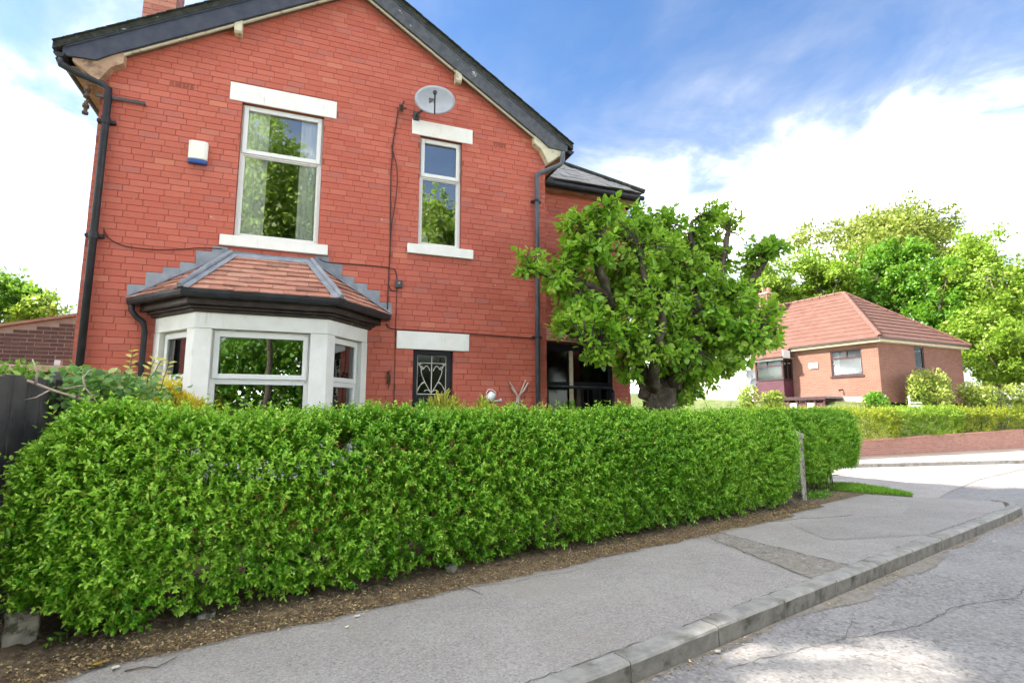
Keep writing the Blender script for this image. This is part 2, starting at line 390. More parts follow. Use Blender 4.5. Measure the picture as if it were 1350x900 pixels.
M['pave'] = asphalt('footway_asphalt', (.295, .266, .240), (.345, .315, .285), .8, warm=(.33, .288, .24))
M['pave2'] = asphalt('footway_repair_asphalt', (.272, .246, .222), (.318, .291, .264), .8)
M['road'] = asphalt('carriageway_asphalt', (.24, .222, .206), (.31, .29, .27), 1.5, .40, warm=(.36, .33, .29))
M['siderd'] = asphalt('side_road_surface', (.34, .305, .265), (.41, .37, .325), 1.2)
M['farpave'] = mottled('buff_paving', (.40, .32, .26), (.47, .39, .33), 1.2, .85, .3, 30)
M['kerb'] = mottled('grey_kerb_stone', (.24, .225, .20), (.36, .34, .30), 7, .85, .6, 70, dirt=(.15, .14, .10), dscale=4, d0=.5, d1=.72, dist=.006)
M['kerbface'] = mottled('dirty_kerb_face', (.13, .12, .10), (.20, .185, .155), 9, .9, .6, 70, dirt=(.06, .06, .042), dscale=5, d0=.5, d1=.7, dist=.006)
M['gutterdirt'] = mottled('gutter_dirt', (.20, .172, .135), (.31, .275, .225), 20, .95, .6, 80, dirt=(.30, .26, .20), dscale=14)
M['crack'] = mottled('dark_crack_filling', (.10, .088, .076), (.15, .135, .118), 30, .95, .3, 90)
M['rubble'] = mottled('broken_concrete', (.22, .20, .175), (.33, .305, .275), 9, .9, .8, 50, dist=.01)
M['soil'] = mottled('leaf_mould_soil', (.11, .075, .047), (.215, .155, .098), 14, .95, .8, 50, dist=.02, dirt=(.40, .29, .17), dscale=18, d0=.55, d1=.7)
M['earth'] = mottled('garden_ground', (.08, .11, .03), (.13, .15, .05), 2, .95, .4, 20)
M['oldstone'] = mottled('lichened_stone', (.20, .18, .145), (.36, .335, .27), 7, .9, .6, 40, dirt=(.08, .08, .05), dscale=6, d0=.5, d1=.6, dist=.01)

# bungalow materials (bricks far too small to pick apart: brick texture + relief)
def texbrick(name, axis, c1, c2, mortar, off=0, bw=.225, bh=.075):
    m, nt, b = newmat(name); T = NT(nt)
    s_ = T.node('ShaderNodeSeparateXYZ'); T.l.new(T.coord('Object'), s_.inputs[0])
    c = T.node('ShaderNodeCombineXYZ'); T.l.new(s_.outputs[axis], c.inputs[0]); T.l.new(s_.outputs[2], c.inputs[1])
    n = T.node('ShaderNodeTexBrick'); T.l.new(c.outputs[0], n.inputs['Vector'])
    for k, v in (('Color1', c1), ('Color2', c2), ('Mortar', mortar)): n.inputs[k].default_value = (*v, 1)
    n.inputs['Scale'].default_value = 1; n.inputs['Brick Width'].default_value = bw; n.inputs['Row Height'].default_value = bh
    n.inputs['Mortar Size'].default_value = .009; n.inputs['Mortar Smooth'].default_value = .3; n.inputs['Bias'].default_value = 0
    col = T.mix(T.ramp(T.noise(1.5, 5, .6), .35, .7, 0, .35), n.outputs[0], (.30, .14, .10))
    T.l.new(col, b.inputs['Base Color']); b.inputs['Roughness'].default_value = .85
    T.l.new(T.bump(n.outputs['Fac'], -.6, .006), b.inputs['Normal'])
    return m
M['bung_front'] = texbrick('orange_red_brick_front', 1, (.185, .070, .044), (.245, .104, .066), (.24, .175, .135))
M['bung_side'] = texbrick('orange_red_brick_side', 0, (.19, .065, .042), (.27, .105, .068), (.23, .16, .125))
M['wall_far'] = texbrick('low_wall_brick', 0, (.32, .13, .095), (.42, .20, .145), (.38, .28, .23))
M['rooftile'] = mottled('pink_concrete_roof_tile', (.15, .070, .050), (.185, .094, .070), 2.2, .85, .4, 18, dirt=(.14, .07, .053), dscale=1.5)
M['ridgetile'] = mottled('pale_ridge_tile', (.18, .088, .065), (.215, .112, .085), 3, .85, .3, 20)
M['plum'] = mottled('plum_plastic_cladding', (.075, .024, .034), (.11, .036, .048), 3, .5, .1, 20)
M['whitewall'] = mottled('white_render', (.80, .78, .72), (.74, .72, .66), 2, .85, .3, 30)
M['plinth'] = mottled('pale_pink_plinth', (.55, .38, .30), (.60, .44, .36), 3, .85, .3, 20)
M['brownframe'] = mottled('dark_brown_window_frame', (.05, .025, .025), (.075, .035, .035), 5, .45, 0)
M['whitepaint'] = mottled('white_painted_wood', (.80, .79, .76), (.74, .73, .70), 4, .5, .1, 30)
M['yellowfascia'] = mottled('cream_fascia_board', (.55, .44, .28), (.62, .52, .36), 4, .6, .1, 20)

# ------------------------------------------------------------------ setting: ground, road, pavement, kerb
SU, SN = (.966, .258), (-.258, .966)                       # along the street / away from the road
def st(s, t): return (SU[0]*s + SN[0]*t, SU[1]*s + SN[1]*t)
def st3(s, t, z): x, y = st(s, t); return (x, y, z)
KT = 2.41                                                   # kerb line
def sheet(name, pts, z, mat, kind='structure'):
    return MB().poly([(x, y, z) for x, y in pts]).build(name, mat, kind=kind)
sheet('ground', [(-400, -400), (500, -400), (500, 600), (-400, 600)], -.16, M['earth'])
sheet('road', [st(-60, KT-.004), st(-60, -7.5), st(90, -7.5), st(90, 9), (10.2, 9.2), st(9.3, 5.5), st(9.3, KT-.004)], -.125, M['road'])
sheet('side_road', [(10.30, 7.05), (10.80, 6.74), (12.4, 7.42), (15.77, 8.66), (20.08, 9.82), (30, 11.6), (60, 16.5), (60, 17.0), (30, 12.0), (22.05, 10.80), (16.18, 11.68), (12, 12.6), (4, 15.0), (3.4, 13), (9.5, 9.6)], -.115, M['siderd'])
# footway: a solid slab with the corner rounded
arc = [st(11.55, KT+.004), st(11.95, 2.50), (11.36, 5.78), (11.30, 6.13), (10.77, 6.71), (10.42, 6.80)]
back_edge = [(9.70, 7.74), (9.66, 8.5), st(9.3, 5.4), st(9.3, 4.5), st(-12, 4.5)]
slab = [st(-12, KT+.14)] + [st(11.50, KT+.14), st(11.86, 2.62), (11.20, 5.84), (11.17, 6.07), (10.70, 6.62), (10.38, 6.76)] + back_edge
MB().plan(slab, -.3, 0.0).build('pavement', M['pave'], kind='structure')
# darker tarmac repair and a rough filled trench across the footway
sheet('pavement_patch', [st(8.3, 2.60), st(10.9, 2.58), st(10.7, 3.55), st(9.7, 3.35), st(8.9, 3.60), st(7.6, 4.0), st(7.0, 3.2)], .004, M['pave2'])
def crack(pts, w, seed, name='footway_crack', z=.0045):
    q = random.Random(seed); P = []
    for (s0, t0), (s1, t1) in zip(pts, pts[1:]):
        k = max(2, int(math.hypot(s1-s0, t1-t0)/.06))
        for i in range(k): P.append((s0+(s1-s0)*i/k + q.gauss(0, .012), t0+(t1-t0)*i/k + q.gauss(0, .008)))
    P.append(pts[-1]); mb = MB(); L_, R_ = [], []
    for i, (s_, t_) in enumerate(P):
        a, b = P[max(i-1, 0)], P[min(i+1, len(P)-1)]; dx, dy = b[0]-a[0], b[1]-a[1]; l = math.hypot(dx, dy) or 1; h = w*q.uniform(.25, 1)*.5
        L_.append(st3(s_-dy/l*h, t_+dx/l*h, z)); R_.append(st3(s_+dy/l*h, t_-dx/l*h, z))
    n = len(P); mb.add(L_+R_, [(i, n+i, n+i+1, i+1) for i in range(n-1)]); return mb.build(name, M['crack'], kind='structure')
MB().poly([st3(5.25, KT+.16, .004), st3(6.0, KT+.16, .004), st3(6.02, KT+.5, .004), st3(6.12, KT+.95, .004), st3(6.16, KT+1.4, .004), st3(6.30, KT+1.80, .004), st3(6.0, KT+1.82, .004), st3(5.78, KT+1.35, .004), st3(5.55, KT+.85, .004), st3(5.4, KT+.5, .004)]).build('pavement_trench', M['gutterdirt'], kind='structure')
crack([(6.02, KT+.16), (6.08, KT+.6), (6.18, KT+1.2), (6.30, KT+1.8)], .035, 1); crack([(5.25, KT+.16), (5.45, KT+.6), (5.68, KT+1.1), (5.9, KT+1.6)], .022, 2)
crack([(7.3, 4.3), (7.7, 4.12), (8.1, 4.06), (8.5, 3.86), (9.0, 3.74)], .028, 3); crack([(2.6, 4.2), (3.0, 4.09), (3.3, 4.12), (3.55, 4.05), (3.8, 4.06)], .010, 4)
crack([(4.4, 1.95), (5.1, 1.72), (5.9, 1.70), (6.6, 1.45), (7.4, 1.5), (8.6, 1.2)], .011, 8, 'road_crack', -.1215); crack([(5.9, 1.70), (6.3, 1.25), (6.5, .8), (7.0, .3)], .009, 9, 'road_crack', -.1215); crack([(3.3, 2.2), (4.4, 1.95), (4.9, 2.1)], .009, 10, 'road_crack', -.1215)
crack([(3.2, KT+.165), (4.4, KT+.17), (5.2, KT+.165)], .020, 5); crack([(-2, KT+.165), (.5, KT+.17), (3.0, KT+.165)], .010, 6); crack([(6.1, KT+.165), (8.0, KT+.17), (11.2, KT+.165)], .012, 7)
# dirt lying in the road channel
q = random.Random(14); vv, ff = [], []
for i in range(261):
    s_ = -2 + 14*i/260; w = max(.015, .09 + .07*sin(s_*1.1+.6) + .05*sin(s_*3.7) + q.gauss(0, .018) + (.05 if 4.6 < s_ < 5.7 else 0))
    vv += [st3(s_, KT-.002, -.1205), st3(s_, KT-w, -.1205)]
for i in range(260): ff.append((2*i, 2*i+1, 2*i+3, 2*i+2))
MB().add(vv, ff).build('channel_dirt', M['gutterdirt'], kind='structure')
g = MB(); q = random.Random(3)
for i in range(520):
    w = q.random(); s_ = 5.66 + .45*w + q.uniform(-.30, .30)*(1-.35*w); t_ = KT + .17 + 1.62*w
    r_ = q.uniform(.006, .028)
    x, y = st(s_, t_); n = q.randint(5, 6); a0 = q.uniform(0, 6)
    pts = [(x + r_*q.uniform(.6, 1)*cos(a0+2*pi*k/n), y + r_*q.uniform(.6, 1)*sin(a0+2*pi*k/n), .0) for k in range(n)]
    top = [(x*.25+px*.75, y*.25+py*.75, q.uniform(.006, .016)) for px, py, _ in pts]
    g.add(pts + top, [list(range(n, 2*n))] + [[k, (k+1) % n, n+(k+1) % n, n+k] for k in range(n)])
g.build('broken_concrete_trench', M['rubble'], kind='stuff')
# kerb: single stones following the line and round the corner
kerb = thing('kerb', 'line of grey kerb stones edging the footway and turning the corner', None, st3(0, KT, 0), kind='structure')
kerb['kind'] = 'structure'
kp = [st(-4.69 + .9155*i, KT) for i in range(18)]
kp += [st(11.95, 2.43), (11.36, 5.70), (11.40, 6.02), (11.12, 6.42), (10.77, 6.73)]
q = random.Random(5)
for i in range(len(kp)-1):
    a, b = Vector((*kp[i], 0)), Vector((*kp[i+1], 0)); d = (b-a); L_ = d.length; d.normalize(); n_ = Vector((-d.y, d.x, 0))
    w = .145; dz = q.uniform(-.004, .004); low = .055 if i >= 20 else 0
    e0, e1 = .009, L_-.009
    off = n_*q.uniform(-.006, .006)
    mb = MB()
    A = [a + d*e0 + off, a + d*e1 + off]
    zt = .012 + dz - low
    prof = [(0, -.20), (0, zt-.022), (.007, zt-.006), (.024, zt), (w, zt+.002), (w, -.20)]
    segs = 5; rows = []
    for k in range(segs+1):
        p = A[0].lerp(A[1], k/segs); jit = q.uniform(-.0025, .0025)
        rows.append([p + n_*u + Vector((0, 0, z + (jit if z > -.1 else 0))) for u, z in prof])
    vs_ = [p for r_ in rows for p in r_]; m_ = len(prof)
    fs = [(k*m_+j, (k+1)*m_+j, (k+1)*m_+j+1, k*m_+j+1) for k in range(segs) for j in range(m_-1)]
    fs += [list(range(m_)), [segs*m_+j for j in range(m_)][::-1]]
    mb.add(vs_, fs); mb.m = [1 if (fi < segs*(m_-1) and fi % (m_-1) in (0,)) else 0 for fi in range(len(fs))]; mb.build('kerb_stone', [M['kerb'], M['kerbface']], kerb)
# bed of soil under the hedges, uneven edge
q = random.Random(9)
front = []; N_ = 320
for i in range(N_+1):
    s_ = -3.2 + 12.6*i/N_
    front.append((s_, 4.215 + .016*sin(s_*3.1) + .014*sin(s_*7.7+1) + .010*sin(s_*17) + q.gauss(0, .010) + (.12 if s_ > 8.2 else 0) + (-.35*max(0, -s_-.1) if s_ < -.1 else 0)))
vs_ = []; fs = []
prof = [(0, .003), (.07, .022), (.2, .045), (.45, .07), (1.6, .07)]
for s_, t_ in front:
    for o_, z_ in prof: vs_.append(st3(s_, t_ + o_, z_ + (q.gauss(0, .008) if .05 < o_ < 1 else 0)))
k = len(prof)
for i in range(N_):
    for j in range(k-1): fs.append((i*k+j, (i+1)*k+j, (i+1)*k+j+1, i*k+j+1))
MB().add(vs_, fs).build('soil_bed', M['soil'], smooth=True, kind='structure')
MB().poly([st3(9.2, 4.45, .006), st3(12.6, 4.55, .006), st3(12.4, 5.9, .03), st3(9.2, 5.9, .05)]).build('soil_bed', M['soil'], kind='structure')
sheet('garden', [st(-12, 5.2), st(9.3, 5.2), (9.6, 8.5), (9.2, 9.8), (4, 13.2), (-14, 14)], .03, M['earth'])
# grass verge at the corner
gv = [(9.72, 7.72), (10.05, 7.25), (10.40, 6.79), (10.62, 6.95), (10.86, 7.6), (11.0, 8.3), (10.4, 8.8), (9.6, 8.8)]
MB().plan(gv, -.3, .012).build('verge', M['earth'], kind='structure')
def in_poly(x, y, P):
    c = False
    for i in range(len(P)):
        (x1, y1), (x2, y2) = P[i], P[i-1]
        if (y1 > y) != (y2 > y) and x < (x2-x1)*(y-y1)/(y2-y1)+x1: c = not c
    return c
pts = []
while len(pts) < 9000:
    x, y = nr.uniform(9.6, 11.1), nr.uniform(6.7, 8.8)
    if in_poly(x, y, gv): pts.append((x, y))
P = np.array([(x, y, .012) for x, y in pts]); n = len(P)
D = unit(np.stack([nr.normal(0, .35, n), nr.normal(0, .35, n), np.ones(n)], 1))
leaves('grass', P, D, unit(nr.normal(size=(n, 3))), nr.uniform(.04, .085, n), nr.uniform(.006, .011, n), nr.random(n), M['grass'], kind='stuff', simple=True)
# litter of dry leaves on the soil edge and in the gutter
n = 13000; s_ = nr.uniform(-1.6, 9.3, n); o_ = np.abs(nr.normal(0, .16, n)); t_ = 4.15 + np.interp(s_, [f[0] for f in front], [f[1] for f in front]) - 4.2 + o_*1.1
z_ = np.interp(o_*1.1+.02, [0, .07, .2, .45], [.008, .03, .055, .075]) + nr.uniform(0, .012, n)
P = np.stack([SU[0]*s_+SN[0]*t_, SU[1]*s_+SN[1]*t_, z_], 1); a = nr.uniform(0, 6.28, n)
D = np.stack([np.cos(a), np.sin(a), nr.normal(0, .35, n)], 1); Nn = unit(np.stack([nr.normal(0, .4, n), nr.normal(0, .4, n), np.ones(n)], 1))
near = np.clip(1 - (s_+1.6)/5, 0, 1)
leaves('leaf_litter', P, D, Nn, nr.uniform(.008, .026, n)*(1+.6*near), nr.uniform(.005, .014, n)*(1+.5*near), np.clip(nr.beta(1.6, 2.2, n), 0, 1), M['litterleaf'], kind='stuff', simple=True)
n = 900; s_ = nr.uniform(1.5, 11.5, n); t_ = KT - .01 - np.abs(nr.normal(0, .05, n)) - (nr.random(n) < .2)*nr.uniform(0, .25, n)
keep = np.sin(s_*2.3) + np.sin(s_*5.1+1)*.6 > -.2
P = np.stack([SU[0]*s_+SN[0]*t_, SU[1]*s_+SN[1]*t_, np.full(n, -.118)], 1)[keep]; n = len(P); a = nr.uniform(0, 6.28, n)
leaves('gutter_litter', P, np.stack([np.cos(a), np.sin(a), nr.normal(0, .2, n)], 1), unit(np.stack([nr.normal(0, .3, n), nr.normal(0, .3, n), np.ones(n)], 1)),
       nr.uniform(.012, .035, n), nr.uniform(.006, .016, n), nr.beta(2.2, 1.8, n), M['litterleaf'], kind='stuff', simple=True)
# scraps on the footway
n = 420; s_ = nr.uniform(-1.5, 11, n); t_ = nr.uniform(KT+.15, 4.2, n)
P = np.stack([SU[0]*s_+SN[0]*t_, SU[1]*s_+SN[1]*t_, np.full(n, .006)], 1); a = nr.uniform(0, 6.28, n)
leaves('footway_litter', P, np.stack([np.cos(a), np.sin(a), np.zeros(n)], 1), unit(np.stack([nr.normal(0, .2, n), nr.normal(0, .2, n), np.ones(n)], 1)),
       nr.uniform(.006, .02, n), nr.uniform(.004, .010, n), nr.beta(2.4, 1.3, n), M['litterleaf'], kind='stuff', simple=True)
# fallen leaves that can be told apart
def fallen(x, y, z, L, W, rot, mat, label, group):
    mb = MB(); k = 7; rim = []
    for i in range(2*k):
        u = i/k if i <= k else (2*k-i)/k; sg = 1 if i <= k else -1
        w_ = W*.5*sin(pi*min(.999, max(.001, u)))**.75*sg if 0 < i % k or i == k and False else 0
        rim.append((L*(u-.5), w_, .004 + .18*abs(w_) + .05*L*(u-.5)**2/(L*L)*L))
    spine = [(L*(i/k-.5), 0, .003) for i in range(k+1)]
    vs2 = []; fs2 = []
    for i in range(k+1):
        u = i/k; w_ = W*.5*max(0.02, sin(pi*u)**.75)
        for j in (-1, 0, 1): vs2.append((L*(u-.5), w_*j, .004 + (.25*w_ if j else 0) + .12*L*abs(u-.5)**2*4))
    for i in range(k):
        for j in (0, 1): fs2.append((i*3+j, (i+1)*3+j, (i+1)*3+j+1, i*3+j+1))
    o = MB().add(vs2, fs2).build('fallen_leaf', mat); o.location = (x, y, z); o.rotation_euler = (0, 0, rot)
    return tag(o, label, 'leaf', group)
fallen(*st(.02, 4.22), .02, .085, .045, .5, M['yellowleaf'], 'largest yellow leaf lying on the soil at the near corner of the hedge', 'fallen yellow leaves')
fallen(*st(.15, 3.36), .003, .06, .04, 2.2, M['yellowleaf'], 'yellow leaf lying alone on the grey footway near the camera', 'fallen yellow leaves')
fallen(*st(.10, 4.14), .006, .055, .038, 1.2, M['paleleaf'], 'pale cream leaf on the footway edge beside the nearest hedge corner', 'fallen pale leaves')
fallen(*st(1.55, 4.10), .006, .05, .034, .2, M['paleleaf'], 'pale cream leaf on the footway edge below the middle of the hedge', 'fallen pale leaves')
fallen(*st(1.42, 3.95), .004, .04, .028, .9, M['paleleaf'], 'small pale petal lying on open footway in front of the hedge middle', 'fallen pale leaves')
fallen(*st(3.45, 2.36), -.12, .055, .04, .4, M['paleleaf'], 'pale leaf in the road gutter against a kerb stone', 'fallen pale leaves')
# twigs fallen on the footway
def twig(name, pts, r_, label):
    o = MB().tube(pts, [r_*(1-.6*i/(len(pts)-1)) for i in range(len(pts))], 5).build(name, M['twig']); return tag(o, label, 'twig', 'fallen twigs')
x, y = st(.3, 4.03); twig('fallen_twig', [(x-.16, y+.00, .007), (x-.07, y+.01, .012), (x, y-.02, .008), (x+.06, y+.05, .012), (x+.09, y+.12, .009)], .005, 'thin dark forked twig lying on the footway near the hedge corner')
x, y = st(2.55, 4.05); twig('fallen_twig', [(x-.10, y+.2, .06), (x-.04, y+.1, .02), (x+.02, y-.02, .01), (x+.04, y-.08, .007)], .005, 'thin bent twig hanging from the soil onto the footway')

# far side of the side road: kerb, footway, low wall, rising ground
MB().prism([(4, 15.2, -.3), (12, 12.7, -.3), (16.18, 11.78, -.3), (22.05, 10.9, -.3), (30, 12.1, -.3), (60, 17.2, -.3), (60, 21, -.3), (29.9, 14.75, -.3), (19.2, 14.1, -.3), (10, 15, -.3)], (0, 0, .28)).build('far_pavement', M['farpave'], kind='structure')
fk = thing('far_kerb', 'thin line of pale kerb along the far side of the side road', None, (16.18, 11.68, 0), kind='structure')
fl = [(8, 13.65), (12, 12.60), (16.18, 11.68), (22.05, 10.80), (30, 12.0), (45, 14.5)]
for a, b in zip(fl, fl[1:]):
    a, b = Vector(a), Vector(b); d = b-a; L_ = d.length; d.normalize(); n_ = Vector((-d.y, d.x)); k_ = max(1, int(L_/.92))
    for i in range(k_):
        p0 = a + d*(L_*i/k_+.004); p1 = a + d*(L_*(i+1)/k_-.004)
        MB().plan([tuple(p0), tuple(p1), tuple(p1+n_*.13), tuple(p0+n_*.13)], -.2, -.008).build('kerb_stone', M['kerb'], fk)
# terrain rising behind the far wall
def terrain(x, y):
    # distance behind wall line
    d = (x-19.2)*(-.06) + (y-14.0)*.998
    h = .45 + 1.6*min(1, max(0, d-.3)/3.0) + .05*max(0, d-6)
    return min(h, 11)*min(1, max(0, (x-18.5)/4))
nx, ny = 40, 40; vs_ = []; fs = []
for j in range(ny+1):
    for i in range(nx+1):
        x = -10 + 110*(i/nx); y0 = 14.02 + (x-19.2)*.06 if x > 10 else 13.8 + (10-x)*.15
        y = y0 + 90*(j/ny)**2.2
        vs_.append((x, y, (terrain(x, y) if x > 6 else .05 + .1*max(0, y-30)) if j else .3))
for j in range(ny):
    for i in range(nx): fs.append((j*(nx+1)+i, j*(nx+1)+i+1, (j+1)*(nx+1)+i+1, (j+1)*(nx+1)+i))
MB().add(vs_, fs).build('hill', M['earth'], smooth=True, kind='structure')

# ------------------------------------------------------------------ the red brick house
FY = 8.14                      # front (gable) wall plane
WX0, WX1, GCX, SL = -2.72, 3.74, .495, .622
EAVE_TOP = 6.21                # top of the verge at its lower tips (X -3.22 and 4.21)
def verge_top(x): return EAVE_TOP + SL*(3.715 - abs(x-GCX))
house = thing('brick_house', 'two storey red brick house with dark gable boards and a white bay window', 'house', (GCX, FY, 0))
wall = MB()
openings = [(-1.04, .07, 3.96, 5.95), (1.54, 2.23, 4.13, 5.94), (1.51, 2.13, 1.55, 2.47), (-1.80, .75, .0, 2.74)]
xs = sorted({WX0, WX1, GCX} | {o[0] for o in openings} | {o[1] for o in openings})
zs = sorted({0., 5.55} | {o[2] for o in openings} | {o[3] for o in openings})
def hole(x, z): return any(o[0] < x < o[1] and o[2] < z < o[3] for o in openings)
BACK = .0065                    # mortar face lies this far behind the brick faces
for i in range(len(xs)-1):
    x0, x1 = xs[i], xs[i+1]
    for j in range(len(zs)-1):
        z0, z1 = zs[j], min(zs[j+1], 5.55)
        if z0 >= 5.55 or hole((x0+x1)/2, (z0+z1)/2): continue
        wall.poly([(x0, FY+BACK, z0), (x1, FY+BACK, z0), (x1, FY+BACK, z1), (x0, FY+BACK, z1)])
# gable part above 5.55 with the tops of the two upper openings
def strip(x0, x1, z0):
    wall.poly([(x0, FY+BACK, z0), (x1, FY+BACK, z0), (x1, FY+BACK, verge_top(x1)-.10), (x0, FY+BACK, verge_top(x0)-.10)])
for i in range(len(xs)-1):
    x0, x1 = xs[i], xs[i+1]; z0 = 5.55
    for o in openings[:2]:
        if o[0] < (x0+x1)/2 < o[1]: z0 = o[3]
    strip(x0, x1, z0)
# reveals
for (a, b, c_, d) in openings[:3]:
    y0, y1 = FY+.003, FY+.30
    wall.poly([(a, y0, c_), (a, y1, c_), (a, y1, d), (a, y0, d)]); wall.poly([(b, y0, c_), (b, y0, d), (b, y1, d), (b, y1, c_)])
    wall.poly([(a, y0, d), (a, y1, d), (b, y1, d), (b, y0, d)]); wall.poly([(a, y0, c_), (b, y0, c_), (b, y1, c_), (a, y1, c_)])
HB = 17.0
wall.poly([(WX0+.012, FY+BACK, 0), (WX0+.012, HB, 0), (WX0+.012, HB, 6.1), (WX0+.012, FY+BACK, 6.1)])
wall.poly([(WX1-.012, FY+BACK, 0), (WX1-.012, FY+BACK, 6.1), (WX1-.012, HB, 6.1), (WX1-.012, HB, 0)])
wall.poly([(WX0, HB, 0), (WX1, HB, 0), (WX1, HB, 6.1), (GCX, HB, 8.3), (WX0, HB, 6.1)])
wallo = wall.build('wall', M['mortar'], house)

# bricks -----------------------------------------------------------
CH, BL, JT, BD = .088, .2365, .0052, .014
def lay(x0, x1, z0, z1, blocks, keep, seed):
    q = random.Random(seed); out = []
    c0 = int(z0/CH); c1 = int(z1/CH)+1
    for c_ in range(c0, c1):
        za, zb = c_*CH, (c_+1)*CH; zm = (za+zb)/2
        iv = [(x0, x1)]
        for (a, b, u, v) in blocks:
            if u < zm < v:
                nv = []
                for p, r_ in iv:
                    if b <= p or a >= r_: nv.append((p, r_)); continue
                    if a > p: nv.append((p, a))
                    if b < r_: nv.append((b, r_))
                iv = nv
        for p, r_ in iv:
            off = (c_ % 2)*BL/2 + (.06*sin(c_*1.7))
            k = math.floor((p-off)/BL); e = off + k*BL
            while e < r_:
                a, b = max(p, e)+JT/2, min(r_, e+BL)-JT/2; e += BL
                if b-a < .03 or not keep((a+b)/2, zm): continue
                out.append((a, b, za+JT/2, zb-JT/2))
    return out
def verge_keep(x, z): return z < verge_top(x) - .16
blocks = list(openings) + [(-1.21, .245, 5.96, 6.22), (1.40, 2.41, 5.95, 6.19), (1.25, 2.39, 2.48, 2.74), (-1.20, .21, 3.80, 3.95), (1.37, 2.43, 3.97, 4.12)]
blocks.append((-1.95, -1.66, 5.99, 6.06)); blocks.append((2.78, 3.0, 5.96, 6.03))
main_bricks = lay(WX0, WX1, 0.9, 8.4, blocks, verge_keep, 1)
def brick_mesh(mb, a, b, z0, z1, y, q, flip=None):
    dy = q.gauss(0, .0012); t = q.gauss(0, .0010); u = q.gauss(0, .0008); h = .0025
    f = [(a+h, y+dy+t, z0+h), (b-h, y+dy-t, z0+h), (b-h, y+dy-t+u, z1-h), (a+h, y+dy+t+u, z1-h)]
    r_ = [(a, y+.003, z0), (b, y+.003, z0), (b, y+.003, z1), (a, y+.003, z1)]
    k = [(a, y+BD, z0), (b, y+BD, z0), (b, y+BD, z1), (a, y+BD, z1)]
    mb.add(f + r_ + k, [(0, 1, 2, 3)] + [(4+i, 4+(i+1) % 4, (i+1) % 4, i) for i in range(4)] + [(8+i, 8+(i+1) % 4, 4+(i+1) % 4, 4+i) for i in range(4)])
q = random.Random(2)
full = [b for b in main_bricks if b[1]-b[0] > BL-JT-.002 and b[2] > 1.62 and not (-2.25 < (b[0]+b[1])/2 < 1.18 and b[2] < 2.98)]
full = [b for b in full if in_view(((b[0]+b[1])/2, FY, (b[2]+b[3])/2))]
full.sort(key=lambda b: -(b[1]-b[0])*in_view(((b[0]+b[1])/2, FY, b[2]))*(FY/np.hypot(b[0], FY)))
single = set(full[:300])
rest = MB()
for b in main_bricks:
    if b not in single: brick_mesh(rest, *b, FY, q)
# quoins returning round both front corners
for c_ in range(10, 70):
    for X, sg in ((WX0, 1), (WX1, -1)):
        for k in range(2 if c_ % 2 else 1):
            ya = FY+BD+.004; w = .11 if c_ % 2 else .22
            rest.box(X if sg > 0 else X-.012, X+.012 if sg > 0 else X, ya, ya+w, c_*CH+JT/2, (c_+1)*CH-JT/2)
rest.build('brick', M['brick'], wallo, kind='stuff')
variants = []
for i in range(5):
    mb = MB(); brick_mesh(mb, -(BL-JT)/2, (BL-JT)/2, -(CH-JT)/2, (CH-JT)/2, 0, q)
    o = mb.build('brick', M['brick']); variants.append(o.data); bpy.data.objects.remove(o)
inv = world_loc(wallo).inverted()
for i, b in enumerate(full[:300]):
    o = bpy.data.objects.new('brick', variants[i % 5]); COL.objects.link(o); o.parent = wallo
    o.location = inv @ Vector(((b[0]+b[1])/2, FY, (b[2]+b[3])/2))
# air bricks
for x, z in ((-1.78, 6.024), (2.89, 5.995)):
    mb = MB(); mb.box(x-.125, x+.125, FY+.008, FY+.0115, z-.032, z+.032)
    abk = mb.build('air_brick', M['blackpaint'], house)
    mb = MB()
    for i in range(6): xx = x-.115 + i*.046; mb.box(xx-.007, xx+.007, FY-.001, FY+.0079, z-.03+.036*(i % 2), z+.03)
    mb.build('grille_bar', M['brick'], abk)
# lintels and sills
def stone_bar(name, x0, x1, z0, z1, proud, slope=0):
    mb = MB(); y = FY-proud
    mb.add([(x0, y, z0), (x1, y, z0), (x1, FY+.12, z0), (x0, FY+.12, z0), (x0, y, z1-slope), (x1, y, z1-slope), (x1, FY+.12, z1), (x0, FY+.12, z1)],
           [(0,3,2,1),(4,5,6,7),(0,1,5,4),(1,2,6,5),(2,3,7,6),(3,0,4,7)])
    return mb.build(name, M['stone'], house, bevel=.006)
stone_bar('lintel', -1.21, .245, 5.952, 6.226, .012); stone_bar('lintel', 1.40, 2.41, 5.942, 6.196, .012); stone_bar('lintel', 1.25, 2.39, 2.472, 2.745, .012)
stone_bar('sill', -1.20, .21, 3.795, 3.958, .055, .012); stone_bar('sill', 1.37, 2.43, 3.965, 4.128, .055, .012)
